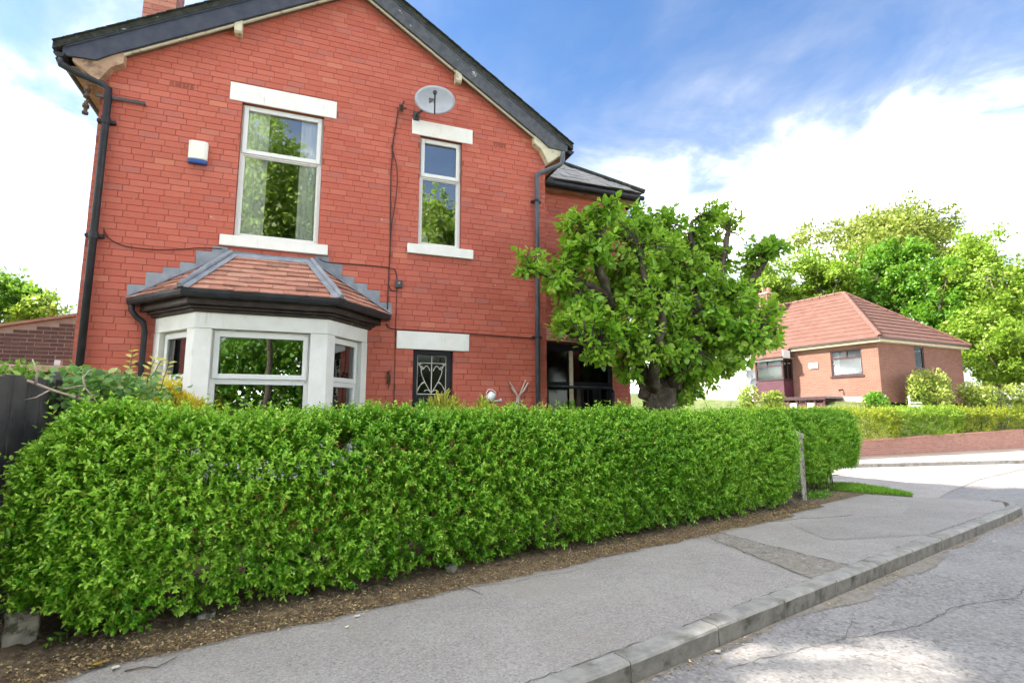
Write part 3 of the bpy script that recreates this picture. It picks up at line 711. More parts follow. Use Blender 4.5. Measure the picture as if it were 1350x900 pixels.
# windows -----------------------------------------------------------
def upvc(mb, x0, x1, z0, z1, y, w=.06, d=.06, fr=None, bottom=True):
    mb.box(x0, x0+w, y, y+d, z0, z1, fr=fr); mb.box(x1-w, x1, y, y+d, z0, z1, fr=fr)
    mb.box(x0+w, x1-w, y, y+d, z1-w, z1, fr=fr)
    if bottom: mb.box(x0+w, x1-w, y, y+d, z0, z0+w, fr=fr)
def house_window(x0, x1, z0, z1, tz, depth=.07):
    y = FY+depth; f = MB()
    upvc(f, x0, x1, z0, z1, y, .055, .07)
    f.box(x0+.055, x1-.055, y, y+.07, tz-.035, tz+.03)
    fo = f.build('window', M['upvc'], house, bevel=.004)
    s_ = MB(); upvc(s_, x0+.022, x1-.022, tz-.012, z1-.022, y-.022, .062, .02)      # opening light, proud of the frame
    s_.build('sash', M['upvc'], fo, bevel=.006)
    b = MB()                                                                        # glazing bead lower light
    upvc(b, x0+.055, x1-.055, z0+.055, tz-.035, y+.022, .014, .012); b.build('glazing_bead', M['upvc'], fo)
    p = MB(); p.box(x0+.08, x1-.08, y+.018, y+.024, tz+.045, z1-.08); p.build('pane', M['glass'], fo)
    p = MB(); p.box(x0+.062, x1-.062, y+.036, y+.042, z0+.062, tz-.045); p.build('pane', M['glass'], fo)
    return fo
w1 = house_window(-1.04, .07, 3.955, 5.95, 5.22)
w2 = house_window(1.54, 2.23, 4.125, 5.94, 5.29)
def drape(x0, x1, z0, z1, y, parent, mat, seed, amp=.007, fold=.075, name='curtain'):
    q = random.Random(seed); n = max(8, int((x1-x0)/.012)); vs_ = []; fs = []; ph = q.uniform(0, 6)
    for j in range(5):
        z = z0 + (z1-z0)*j/4
        for i in range(n+1):
            u = i/n; x = x0 + (x1-x0)*u + .01*(1-j/4)*sin(ph+u*5)
            vs_.append((x, y + amp*sin(2*pi*(x-x0)/fold + ph + .7*sin(u*4+ph)) + .3*amp*sin(x*140), z))
    for j in range(4):
        for i in range(n): fs.append((j*(n+1)+i, j*(n+1)+i+1, (j+1)*(n+1)+i+1, (j+1)*(n+1)+i))
    return MB().add(vs_, fs).build(name, mat, parent, smooth=True)
drape(-1.0, -.68, 3.97, 5.93, FY+.165, w1, M['curtain'], 1); drape(-.24, .05, 3.97, 5.93, FY+.165, w1, M['curtain'], 2)
MB().box(1.60, 1.74, FY+.22, FY+.235, 4.13, 4.34).build('white_card', M['whitepaint'], w2)
# dark rooms behind the glass
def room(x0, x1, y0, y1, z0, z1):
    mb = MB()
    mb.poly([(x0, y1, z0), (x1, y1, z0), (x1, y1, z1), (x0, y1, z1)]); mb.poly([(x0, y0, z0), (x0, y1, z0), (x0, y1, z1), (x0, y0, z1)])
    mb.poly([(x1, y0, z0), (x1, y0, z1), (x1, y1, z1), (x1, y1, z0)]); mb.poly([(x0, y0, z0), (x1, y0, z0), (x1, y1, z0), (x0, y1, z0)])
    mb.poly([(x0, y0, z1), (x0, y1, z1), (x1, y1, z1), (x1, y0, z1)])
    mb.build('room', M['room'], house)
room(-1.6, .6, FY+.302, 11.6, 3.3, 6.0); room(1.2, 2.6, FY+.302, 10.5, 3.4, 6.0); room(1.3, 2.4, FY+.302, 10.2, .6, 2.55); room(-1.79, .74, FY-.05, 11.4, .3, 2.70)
# leaded window
y = FY+.05; f = MB(); x0, x1, z0, z1 = 1.51, 2.13, 1.55, 2.47
f.box(x0, x0+.075, y, y+.08, z0, z1); f.box(x1-.085, x1, y, y+.08, z0, z1); f.box(x0+.075, x1-.085, y, y+.08, z1-.075, z1); f.box(x0+.075, x1-.085, y, y+.08, z0, z0+.24)
lw = f.build('leaded_window', M['blackpaint'], house, bevel=.006)
gx0, gx1, gz0, gz1 = x0+.075, x1-.085, z0+.24, z1-.075
MB().box(gx0, gx1, y+.04, y+.046, gz0, gz1).build('pane', M['darkglass'], lw)
cm = MB(); gw, gh = gx1-gx0, gz1-gz0
def came(pts, r_=.006): cm.tube([(gx0+gw*u, y+.036, gz0+gh*v) for u, v in pts], r_, 6)
def curve(f_, n=12): return [f_(i/n) for i in range(n+1)]
came([(.01, .01), (.99, .01), (.99, .99), (.01, .99), (.01, .01)], .009); came([(.5, 0), (.5, 1)], .008); came([(0, .80), (1, .80)])
for sgn in (-1, 1):
    X = lambda u: .5 + sgn*u
    came(curve(lambda t: (X(.36-.34*t**1.6), .62-.56*t+.02*sin(pi*t)*8*.1)))                                     # long outer leaf of the tulip
    came(curve(lambda t: (X(.36-.08*sin(pi*t)+.0*t), .62+.1*t)))
    came(curve(lambda t: (X(.05+.23*t), .60+.12*sin(pi*t)*.9+.04*t)))                                                # cup rim
    came(curve(lambda t: (X(.28+.2*t), .64+.14*t)))
    came(curve(lambda t: (X(.30+.12*sin(pi*t)), .70+.10*t)))
    came(curve(lambda t: (X(.48-.26*t), .06+.26*sin(pi*t*.55)))); came(curve(lambda t: (X(.02+.22*t), .06+.20*t-.18*t*t))); came(curve(lambda t: (X(.22+.27*t), .30-.22*t*t)))
    came(curve(lambda t: (X(.44-.10*t), .80-.18*t)))
cm.build('lead_came', M['came'], lw)

# roof, verge, bargeboards, brackets -----------------------------------
OV = FY-.15
def slope_x(sg, d): return GCX + sg*(3.715-d)                 # d metres in from the lower tip
for sg in (-1, 1):
    rf = MB()
    a, b = slope_x(sg, 0), GCX
    rf.prism([(a, OV-.02, verge_top(a)-.10), (b, OV-.02, verge_top(b)-.10), (b, OV-.02, verge_top(b)-.012), (a, OV-.02, verge_top(a)-.012)], (0, HB+.2-OV, 0))
    rfo = rf.build('roof', M['verge'], house)
    ts = MB(); q = random.Random(20+sg)                        # slates seen edge-on along the verge, three courses thick
    n = 34
    for i in range(n):
        d0 = 3.715*i/n*.995; d1 = d0 + 3.715/n*1.25
        xa, xb = slope_x(sg, d0), slope_x(sg, min(d1, 3.71)); lift = q.uniform(0, .006)
        ts.prism([(xa, OV-.05-q.uniform(0, .012), verge_top(xa)-.010+lift), (xb, OV-.05, verge_top(xb)-.016+lift), (xb, OV-.05, verge_top(xb)-.004+lift), (xa, OV-.05, verge_top(xa)+.004+lift)], (0, .32, 0))
    ts.build('verge_slate', M['verge'], rfo)
    mo = MB(); mo.prism([(slope_x(sg, .05), OV-.012, verge_top(slope_x(sg, .05))-.045), (GCX, OV-.012, verge_top(GCX)-.045), (GCX, OV-.012, verge_top(GCX)-.012), (slope_x(sg, .05), OV-.012, verge_top(slope_x(sg, .05))-.012)], (0, .05, 0))
    mo.build('verge_mortar', M['verge'], rfo)
    bb = MB(); D1, D0 = .075, .40
    foot = slope_x(sg, .10); low = slope_x(sg, .62)
    bb.prism([(foot, OV, verge_top(foot)-D1), (GCX, OV, verge_top(GCX)-D1), (GCX, OV, verge_top(GCX)-D0), (low, OV, verge_top(low)-D0), (slope_x(sg, .46), OV, verge_top(slope_x(sg, .46))-D0-.02), (slope_x(sg, .33), OV, verge_top(foot)-.20), (foot, OV, verge_top(foot)-.22)], (0, .03, 0))
    bb.build('bargeboard', M['barge'] if sg < 0 else M['barge_grey'], house, bevel=.004)
    tr = MB(); tr.prism([(slope_x(sg, .13), OV-.012, verge_top(slope_x(sg, .13))-.077), (GCX, OV-.012, verge_top(GCX)-.077), (GCX, OV-.012, verge_top(GCX)-.125), (slope_x(sg, .13), OV-.012, verge_top(slope_x(sg, .13))-.125)], (0, .011, 0))
    tr.build('bargeboard_moulding', M['barge'] if sg < 0 else M['barge_grey'], house)
    so_ = MB(); l2 = slope_x(sg, .64)
    so_.prism([(l2, OV+.031, verge_top(l2)-.385), (GCX, OV+.031, verge_top(GCX)-.385), (GCX, OV+.031, verge_top(GCX)-.41), (l2, OV+.031, verge_top(l2)-.41)], (0, .118, 0))
    so_.build('soffit', M['darksoffit'], house)
    bt_ = MB(); bt_.prism([(l2, OV+.0315, verge_top(l2)-.412), (GCX, OV+.0315, verge_top(GCX)-.412), (GCX, OV+.0315, verge_top(GCX)-.440), (l2, OV+.0315, verge_top(l2)-.440)], (0, .03, 0)); bt_.build('soffit_batten', M['cream'], house)
    for d in ((2.07, .80) if sg < 0 else (2.08, .80)):
        xm = slope_x(sg, d); zt = verge_top(xm)-.40
        br = MB()
        if d > 1: 
            br.prism([(xm-.05, OV+.02, zt+.10), (xm-.05, OV+.02, zt-.14), (xm-.05, OV+.05, zt-.17), (xm-.05, FY, zt-.17), (xm-.05, FY, zt+.10)], (.10, 0, 0))
            br.build('purlin_end', M['cream'], house, bevel=.006)
    # eaves return: corbel, boxed soffit end, gutter
    cb = MB(); e0 = WX0 if sg < 0 else WX1
    cb.prism([(e0+sg*.01, OV+.03, 5.80), (e0+sg*.30, OV+.03, 6.02), (e0+sg*.30, OV+.03, 6.10), (e0-sg*.25, OV+.03, 6.36), (e0-sg*.25, OV+.03, 6.12), (e0-sg*.12, OV+.03, 6.03)], (0, .16, 0))
    cb.build('eaves_corbel', M['soffitwood'] if sg < 0 else M['cream'], house, bevel=.008)
    es = MB(); es.box(min(e0+sg*.004, e0+sg*.36), max(e0+sg*.004, e0+sg*.36), FY-.02, HB, 5.98, 6.0); es.build('eaves_soffit', M['soffitwood'], house)
    gt = MB(); gx = e0 + sg*.42; n = 9; ring = [(gx + .062*cos(pi+pi*i/(n-1)), .062*sin(pi+pi*i/(n-1)) + 6.07) for i in range(n)]
    vs_ = [(x, OV-.03, z) for x, z in ring] + [(x, HB, z) for x, z in ring]
    gt.add(vs_, [(i, i+1, n+i+1, n+i) for i in range(n-1)]); gt.poly([(x, OV-.03, z) for x, z in ring]); gt.build('gutter', M['black'], house)
# downpipes
dp = MB(); px_ = -2.61
dp.tube([(-3.14, 7.99, 6.00), (-3.12, 8.0, 5.93), (-2.95, 8.03, 5.86), (-2.70, 8.06, 5.80), (-2.615, 8.065, 5.74), (px_, 8.065, 5.62), (px_, 8.065, .1)], .043, 12)
dpo = dp.build('downpipe', M['black'], house, smooth=True)
for z in (5.30, 3.75, 2.02, 1.0):
    c_ = MB(); c_.tube([(px_, 8.065, z-.045), (px_, 8.065, z+.045)], .053, 12); c_.box(px_-.10, px_+.10, 8.075, 8.139, z-.02, z+.02); c_.build('pipe_clip', M['black'], dpo)
dp = MB(); px_ = 3.545
dp.tube([(4.00, 7.96, 6.02), (4.00, 7.97, 5.92), (3.985, 7.98, 5.82), (3.93, 7.99, 5.77), (3.62, 8.06, 5.62), (3.555, 8.065, 5.58), (px_, 8.065, 5.50), (px_, 8.065, .1)], .040, 12)
dpo = dp.build('downpipe', M['greypipe'], house, smooth=True)
for z in (5.10, 3.82, 2.75, 1.5):
    c_ = MB(); c_.tube([(px_, 8.065, z-.022), (px_, 8.065, z+.022)], .047, 12); c_.box(px_-.085, px_+.085, 8.08, 8.139, z-.016, z+.016); c_.build('pipe_clip', M['black'], dpo)
# chimney
cx0, cx1, cy0, cy1 = -2.60, -2.17, 9.0, 9.48
chm = MB(); chm.box(cx0+.008, cx1-.008, cy0+.008, cy1-.008, 6.2, 9.6); cho = chm.build('chimney', M['palemortar'], house)
q = random.Random(31); cb = MB()
for c_ in range(78, 109):
    za, zb = c_*CH+.005, (c_+1)*CH-.005; o_ = .11 if c_ % 2 else 0
    for a, b in ((cx0, cx0+.21-o_), (cx0+.22-o_, cx0+.43-o_), (cx0+.44-o_, cx1)):
        if min(b, cx1)-a > .02: cb.box(a, min(b, cx1), cy0, cy0+.02, za, zb)
    for a, b in ((cy0+.021, cy0+.23-o_), (cy0+.24-o_, min(cy1, cy0+.46-o_)), (cy0+.47-o_, cy1)):
        if b-a > .02: cb.box(cx1-.02, cx1, a, min(b, cy1), za, zb)
cb.build('brick', M['oldbrick'], cho, kind='stuff')
MB().box(cx0-.05, cx1+.05, cy0-.05, cy1+.05, 9.6, 9.72).build('cap', M['oldbrick'], cho)
for yy in (9.12, 9.36): MB().tube([(-2.385, yy, 9.7), (-2.385, yy, 10.1)], [.11, .09], 12).build('pot', M['tile'], cho)

# ------------------------------------------------------------------ the bay window
A_, B_, C_, D_ = Vector((-1.875, FY)), Vector((-1.292, 7.39)), Vector((.242, 7.39)), Vector((.825, FY))
def wallframe(P, Q):
    d = (Q-P).normalized(); n_ = Vector((-d.y, d.x))          # inward normal (away from camera)
    if n_.y < 0: n_ = -n_
    return (lambda p: (P.x + d.x*p[0] + n_.x*p[1], P.y + d.y*p[0] + n_.y*p[1], p[2])), (Q-P).length
frL, LL = wallframe(A_, B_); frF, LF = wallframe(B_, C_); frR, LR = wallframe(C_, D_)
def offset_plan(dist):
    """plan of the bay pushed out by dist"""
    def line(P, Q):
        d = (Q-P).normalized(); n_ = Vector((d.y, -d.x)); n_ = n_ if n_.y < 0 else -n_
        return P + n_*dist, d
    def inter(l1, l2):
        (p, d), (q_, e) = l1, l2; den = d.x*e.y-d.y*e.x; t = ((q_.x-p.x)*e.y-(q_.y-p.y)*e.x)/den; return p + d*t
    l1, l2, l3 = line(A_, B_), line(B_, C_), line(C_, D_); lw_ = (Vector((0, FY-.006)), Vector((1, 0)))
    return [inter(lw_, l1), inter(l1, l2), inter(l2, l3), inter(l3, lw_)]
bay = MB()
ring = offset_plan(0); inner = offset_plan(-.16)
def bayring(mb, outer, inner, z0, z1, mi=0):
    for i in range(3):
        mb.plan([tuple(outer[i]), tuple(outer[i+1]), tuple(inner[i+1]), tuple(inner[i])], z0, z1, mi)
lin = MB(); bayring(lin, ring, inner, 2.535, 2.73)
bayo = lin.build('bay_window', M['stone'], house, bevel=.004)
for nm, pts in (('mullion', [frL((0, 0, 0)), frL((.14, 0, 0)), frL((.14, .16, 0)), (inner[0].x, inner[0].y)]),
                ('mullion', [frL((LL-.165, 0, 0)), (B_.x, B_.y), frF((.19, 0, 0)), frF((.19, .16, 0)), (inner[1].x, inner[1].y), frL((LL-.165, .16, 0))]),
                ('mullion', [frF((LF-.212, 0, 0)), (C_.x, C_.y), frR((.165, 0, 0)), frR((.165, .16, 0)), (inner[2].x, inner[2].y), frF((LF-.212, .16, 0))]),
                ('mullion', [frR((LR-.14, 0, 0)), (D_.x, D_.y-.006), (inner[3].x, inner[3].y), frR((LR-.14, .16, 0))])):
    MB().plan([(p[0], p[1]) for p in pts], .85, 2.532).build(nm, M['stone'], bayo, bevel=.005)
si = MB(); bayring(si, offset_plan(.07), offset_plan(-.16), .70, .848); si.build('sill', M['stone'], bayo, bevel=.006)
bw = MB(); bayring(bw, offset_plan(-.012), offset_plan(-.2), 0, .699); bw.build('base_wall', M['brick'], bayo)
for fr, a0, a1 in ((frL, .142, LL-.167), (frF, .192, LF-.214), (frR, .167, LR-.142)):
    f = MB(); b0 = .085
    f.box(a0, a0+.055, b0, b0+.065, .85, 2.53, fr=fr); f.box(a1-.055, a1, b0, b0+.065, .85, 2.53, fr=fr)
    f.box(a0+.055, a1-.055, b0, b0+.065, 2.47, 2.53, fr=fr); f.box(a0+.055, a1-.055, b0, b0+.065, .85, .91, fr=fr); f.box(a0+.055, a1-.055, b0, b0+.065, 1.86, 1.93, fr=fr)
    fo = f.build('window_frame', M['upvc'], bayo, bevel=.004)
    s_ = MB(); c0, c1, z0, z1, w = a0+.02, a1-.02, 1.925, 2.505, .062
    s_.box(c0, c0+w, b0-.024, b0-.002, z0, z1, fr=fr); s_.box(c1-w, c1, b0-.024, b0-.002, z0, z1, fr=fr)
    s_.box(c0+w, c1-w, b0-.024, b0-.002, z1-w, z1, fr=fr); s_.box(c0+w, c1-w, b0-.024, b0-.002, z0, z0+w, fr=fr)
    s_.build('sash', M['upvc'], bayo, bevel=.006)
    p = MB(); p.box(a0+.075, a1-.075, b0+.015, b0+.021, 1.985, 2.45, fr=fr); p.build('pane', M['glass'], bayo)
    p = MB(); p.box(a0+.06, a1-.06, b0+.030, b0+.036, .915, 1.855, fr=fr); p.build('pane', M['glass'], bayo)
# plum curtains hanging inside the two angled lights
for fr, a0, a1, sd in ((frL, .40, .75, 1), (frR, .60, .80, 2)):
    q = random.Random(sd); vs_ = []; fs = []; n = 26
    for j, z in enumerate((.9, 1.7, 2.5)):
        for i in range(n+1): vs_.append(fr((a0+(a1-a0)*i/n, .27+.02*sin(i*1.5+sd), z)))
    for j in range(2):
        for i in range(n): fs.append((j*(n+1)+i, j*(n+1)+i+1, (j+1)*(n+1)+i+1, (j+1)*(n+1)+i))
    MB().add(vs_, fs).build('curtain', M['plumcurtain'], bayo, smooth=True)
# timber moulding and gutter under the bay roof
fa = MB(); bayring(fa, offset_plan(.05), offset_plan(-.1), 2.732, 2.765); bayring(fa, offset_plan(.085), offset_plan(-.1), 2.767, 2.80); bayring(fa, offset_plan(.15), offset_plan(-.1), 2.802, 2.925)
fa.build('fascia', M['fascia'], bayo, bevel=.008)
E_ = offset_plan(.215); E_[0] = Vector((-2.16, FY-.03)); E_[3] = Vector((1.11, FY-.03))
gu = MB(); gp = [(p.x, p.y, 2.925) for p in E_]
prof = [(-.052, .040), (-.050, 0), (-.036, -.036), (0, -.052), (.036, -.036), (.050, 0), (.052, .04)]
norms = []
for i in range(4):
    dirs = []
    if i > 0: d = (E_[i]-E_[i-1]).normalized(); dirs.append(Vector((d.y, -d.x)))
    if i < 3: d = (E_[i+1]-E_[i]).normalized(); dirs.append(Vector((d.y, -d.x)))
    n_ = sum(dirs, Vector((0, 0))).normalized(); norms.append(n_/max(.5, n_.dot(dirs[0])))
vs_ = [(gp[i][0]+norms[i].x*u, gp[i][1]+norms[i].y*u, gp[i][2]+v) for i in range(4) for u, v in prof]; k = len(prof)
gu.add(vs_, [(i*k+j, (i+1)*k+j, (i+1)*k+j+1, i*k+j+1) for i in range(3) for j in range(k-1)] + [list(range(k)), list(range(3*k, 4*k))[::-1]])
guo = gu.build('bay_gutter', M['black'], house)
for i in range(3):
    L_ = (E_[i+1]-E_[i]).length; m_ = 1 if i != 1 else 2
    for j in range(m_):
        p = E_[i].lerp(E_[i+1], (j+.5)/m_ + .03); d = (E_[i+1]-E_[i]).normalized(); n_ = Vector((d.y, -d.x))
        br = MB(); a = [(p.x - d.x*.016 + n_.x*u*1.12, p.y - d.y*.016 + n_.y*u*1.12, 2.925+v*1.1) for u, v in prof]
        b = [(x+d.x*.032, y+d.y*.032, z) for x, y, z in a]
        br.add(a+b, [(j_, j_+1, k+j_+1, k+j_) for j_ in range(k-1)]); br.build('gutter_bracket', M['black'], guo)
dp = MB(); dp.tube([(-2.13, 8.07, 2.90), (-2.12, 8.06, 2.80), (-2.06, 8.06, 2.72), (-1.985, 8.07, 2.66), (-1.965, 8.075, 2.55), (-1.965, 8.075, .1)], .034, 12)
dpo = dp.build('downpipe', M['black'], house, smooth=True)
MB().tube([(-1.965, 8.075, 2.11), (-1.965, 8.075, 2.15)], .041, 12).box(-2.04, -1.89, 8.09, 8.139, 2.12, 2.14).build('pipe_clip', M['black'], dpo)
# tiled bay roof: every tile its own piece
T1, T2 = Vector((-1.03, FY, 3.66)), Vector((-.02, FY, 3.66)); EZ = 2.955
e3 = [Vector((p.x, p.y, EZ)) for p in offset_plan(.235)]; e3[0] = Vector((-2.20, FY, EZ)); e3[3] = Vector((1.15, FY, EZ))
deck = MB(); dn = Vector((0, 0, -.02))
for pts in ([e3[0], e3[1], T1], [e3[1], e3[2], T2, T1], [e3[2], e3[3], T2]): deck.poly([p+dn for p in pts])
deck.poly([e3[3]+dn, e3[2]+dn, e3[1]+dn, e3[0]+dn])
bro = deck.build('bay_roof', M['fascia'], house)
def tile_plane(P0, P1, TL, TR, gauge, tw, seed, gap):
    """P0-P1 eave; TL, TR top (may coincide)."""
    q = random.Random(seed)
    d = (P1-P0).normalized(); upv = (TL-P0) - d*((TL-P0).dot(d)); H = upv.length; upn = upv.normalized(); nn = d.cross(upn)
    if nn.z < 0: nn = -nn
    aL = (TL-P0).dot(d); aR = (TR-P0).dot(d); W = (P1-P0).length
    rows = int(H/gauge)
    for r_ in range(rows+1):
        h0 = r_*gauge - .02; h1 = h0 + gauge*1.35
        hm = max(0, h0)
        l0 = aL*hm/H; r0 = W + (aR-W)*hm/H
        l1 = aL*min(h1, H)/H; r1 = W + (aR-W)*min(h1, H)/H
        off = (r_ % 2)*tw/2 + q.uniform(-.01, .01); x = math.floor((min(l0, l1)-off)/tw)*tw + off
        while x < max(r0, r1):
            a, b = x+gap, x+tw-gap; x += tw
            a0, b0 = max(a, l0+.01), min(b, r0-.01); a1, b1 = max(a, l1+.01), min(b, r1-.01)
            if b0-a0 < .02: continue
            if b1-a1 < .02: a1 = b1 = min(max((a0+b0)/2, l1), r1); a1 -= .008; b1 += .008
            hj = h0 + q.gauss(0, .004); lift = .026 + q.gauss(0, .0025); tilt = q.gauss(0, .0022)
            hh = min(h1, H-.01)
            if q.random() < .03: hj -= .02; lift += .006
            f = lambda u, h, z: P0 + d*u + upn*h + nn*z
            top = [f(a0, hj, lift+.014+tilt), f(b0, hj, lift+.014-tilt), f(b1, hh, .010), f(a1, hh, .010)]
            bot = [f(a0, hj, lift-.004+tilt), f(b0, hj, lift-.004-tilt), f(b1, hh, -.006), f(a1, hh, -.006)]
            MB().add(top+bot, [(0, 1, 2, 3), (4, 7, 6, 5), (0, 4, 5, 1), (1, 5, 6, 2), (3, 2, 6, 7), (0, 3, 7, 4)]).build('tile', M['tile'], bro)
tile_plane(e3[1], e3[2], T1, T2, .152, .275, 1, .0025)
tile_plane(e3[0], e3[1], T1, T1, .152, .275, 2, .0025)
tile_plane(e3[2], e3[3], T2, T2, .152, .275, 3, .0025)
# lead: hip rolls, wings, apron, stepped flashings
def hip(P, Q, left_n, right_n):
    ld = MB(); d = (Q-P).normalized(); P = P - d*.03
    n1 = (P, Q)
    for n_, sg in ((left_n, -1), (right_n, 1)):
        side = d.cross(n_).normalized()*sg
        a = [P + n_*.050, P + n_*.044 + side*.085, Q + n_*.040 + side*.085, Q + n_*.046]
        q = random.Random(4); 
        ld.prism([tuple(p) for p in a], n_*.005)
    up = (left_n+right_n).normalized()
    ld.tube([tuple(P+up*.062), tuple(P.lerp(Q, .33)+up*.066), tuple(P.lerp(Q, .66)+up*.066), tuple(Q+up*.062)], [.030, .034, .033, .031], 10)
    return ld.build('hip_lead', M['lead'], bro, smooth=False, bevel=.004)
def nrm(a, b, c_):
    n_ = (b-a).cross(c_-a).normalized(); return n_ if n_.z > 0 else -n_
nL, nF, nR = nrm(e3[0], e3[1], T1), nrm(e3[1], e3[2], T1), nrm(e3[2], e3[3], T2)
hip(e3[1], T1, nL, nF); hip(e3[2], T2, nF, nR)
ap = MB()
ap.prism([T1+nF*.028+Vector((-.03, -.004, .02)), T2+nF*.028+Vector((.03, -.004, .02)), T2+nF*.026+(e3[2]-T2).normalized()*.09, T1+nF*.026+(e3[1]-T1).normalized()*.09], tuple(nF*.005))
ap.prism([(-1.10, FY-.004, 3.66), (.02, FY-.004, 3.66), (.02, FY-.004, 3.735), (-.5, FY-.004, 3.725), (-1.10, FY-.004, 3.74)], (0, -.006, 0))
ap.build('apron_flashing', M['lead'], bro)
def step_flash(x0, z0, x1, z1, n, sg):
    sf = MB(); q = random.Random(8+sg)
    for i in range(n):
        u0, u1 = i/n, (i+1)/n; xa = x0+(x1-x0)*u0; xb = x0+(x1-x0)*u1
        za = z0+(z1-z0)*u0; zb = z0+(z1-z0)*u1; zt = math.ceil((zb+.055)/CH)*CH-.003
        yy = FY-.003-.0016*(i % 3)
        lo = [(xa, yy, za-.05), (xb+sg*.0, yy, zb-.05), (xb, yy, zt+q.uniform(-.004, .003)), (xa-sg*q.uniform(.0, .02), yy, zt+q.uniform(-.006, .002))]
        sf.prism(lo, (0, -.0015, 0))
    # soaker strip lying on the tiles
    n_ = nL if sg > 0 else nR; T_ = T1 if sg > 0 else T2; E0 = e3[0] if sg > 0 else e3[3]; dd = (T_-E0).normalized(); side = n_.cross(dd); side = side if side.y < 0 else -side
    sf.prism([E0+n_*.050, T_+n_*.050, T_+n_*.048+side*.05, E0+n_*.048+side*.05], tuple(n_*.004))
    sf.build('step_flashing', M['lead'], bro)
step_flash(-2.21, 2.98, -1.09, 3.69, 6, 1); step_flash(1.16, 2.98, .04, 3.69, 6, -1)

# ------------------------------------------------------------------ rear wing, porch
EY, EX1 = 9.44, 6.22
wg = MB()
wg.poly([(WX1-.01, EY+BACK, 0), (EX1-.012, EY+BACK, 0), (EX1-.012, EY+BACK, 6.2), (WX1-.01, EY+BACK, 6.2)])
wg.poly([(EX1-.012, EY+BACK, 0), (EX1-.012, 15, 0), (EX1-.012, 15, 6.2), (EX1-.012, EY+BACK, 6.2)])
wg.poly([(WX1, 15, 0), (WX1, 15, 6.2), (EX1, 15, 6.2), (EX1, 15, 0)])
wgo = wg.build('wing_wall', M['mortar'], house)
wb = MB(); q = random.Random(77)
for b in lay(WX1, EX1, .9, 6.06, [(3.7, 5.35, 0, 3.02)], lambda x, z: True, 3): brick_mesh(wb, *b, EY, q)
for c_ in range(10, 69):
    o_ = .11 if c_ % 2 else 0
    for k in range(12):
        wb.box(EX1-.013, EX1, EY+BD+.004+k*BL-o_*(k > 0), EY+BD+k*BL+BL-o_, c_*CH+JT/2, (c_+1)*CH-JT/2)
wb.build('brick', M['brick'], wgo, kind='stuff')
# hipped slate roof of the wing in stepped courses
def hip_roof(parent, x0, x1, y0, yb, z0, slope, run, mat, gauge, seed):
    q = random.Random(seed); mb = MB(); n = int(run/gauge)+1
    for i in range(n):
        t0, t1 = i*gauge, min(run, (i+1.25)*gauge); zt0, zt1 = z0+slope*t0+.016, z0+slope*t1+.006
        xa = x0
        while xa < x1-t0:
            w = q.uniform(.28, .34); xb = min(xa+w, x1-t0); dz = q.uniform(-.004, .005); dy = q.uniform(-.012, .012)
            xr0, xr1 = min(xb, x1-t0)-.004, min(xb, x1-t1)-.004
            if xr1 > xa: mb.prism([(xa, y0+t0+dy, zt0+dz), (xr0, y0+t0+dy, zt0+dz), (xr1, y0+t1, zt1), (xa, y0+t1, zt1)], (0, 0, -.010))
            xa = xb
    for i in range(n):
        t0, t1 = i*gauge, min(run, (i+1.25)*gauge)
        mb.prism([(x1-t0, y0+t0, z0+slope*t0+.016), (x1-t0, yb, z0+slope*t0+.016), (x1-t1, yb, z0+slope*t1+.006), (x1-t1, y0+t1, z0+slope*t1+.006)], (0, 0, -.01))
    mb.poly([(x0, y0+.01, z0-.004), (x1-.01, y0+.01, z0-.004), (x1-run, y0+run, z0+slope*run-.004), (x0, y0+run, z0+slope*run-.004)])
    mb.poly([(x0, y0+run, z0+slope*run-.004), (x1-run, y0+run, z0+slope*run-.004), (x1-run, yb, z0-.004), (x0, yb, z0-.004)])
    o = mb.build('slate_course', mat, parent, kind='stuff')
    r_ = MB(); r_.tube([(x1, y0, z0+.03), (x1-run, y0+run, z0+slope*run+.03)], .05, 8); r_.tube([(x0, y0+run, z0+slope*run+.03), (x1-run, y0+run, z0+slope*run+.03)], .06, 8)
    r_.build('ridge_tile', M['verge'], parent)
wr = MB().box(WX1, EX1+.2, EY-.2, 14.9, 6.06, 6.09).build('wing_roof', M['leather'], house)
hip_roof(wr, WX1-.3, EX1+.28, EY-.30, 12.5, 6.12, .78, 1.40, M['slate'], .2, 6)
fs_ = MB(); fs_.box(WX1+.01, EX1+.22, EY-.23, EY-.20, 5.93, 6.08); fs_.box(EX1+.20, EX1+.225, EY-.198, 12, 5.93, 6.08); fs_.build('fascia', M['fascia'], wr)
MB().box(WX1+.01, EX1+.2, EY-.199, EY-.001, 5.93, 5.95).build('soffit', M['soffitwood'], wr)
gt = MB(); gt.tube([(WX1+.02, EY-.285, 6.0), (EX1+.26, EY-.285, 6.0)], .05, 10); gt.build('gutter', M['black'], wr)
# porch in the corner between house and wing
PY = 8.62
po = MB(); po.box(3.76, 5.30, PY, PY+.09, 2.62, 2.74); po.box(3.76, 5.30, PY+.02, PY+.08, 2.0, 2.06); po.box(3.76, 3.83, PY+.01, PY+.09, 0, 2.619); po.box(5.22, 5.30, PY+.01, PY+.09, 0, 2.619); po.box(4.98, 5.05, PY+.01, PY+.09, 0, 1.999)
poo = po.build('porch', M['blackpaint'], house, bevel=.004)
MB().box(4.40, 4.475, PY-.012, PY+.012, 0, 2.618).build('post', M['cream'], poo, bevel=.005)
MB().box(4.55, 4.62, PY-.005, PY+.07, 0, 1.998).build('post', M['leather'], poo)
for a, b, z0, z1 in ((3.832, 4.398, .7, 1.998), (4.64, 5.21, 2.062, 2.617), (3.832, 4.398, 2.062, 2.617)):
    MB().box(a, b, PY+.045, PY+.051, z0, z1).build('pane', M['darkglass'], poo)
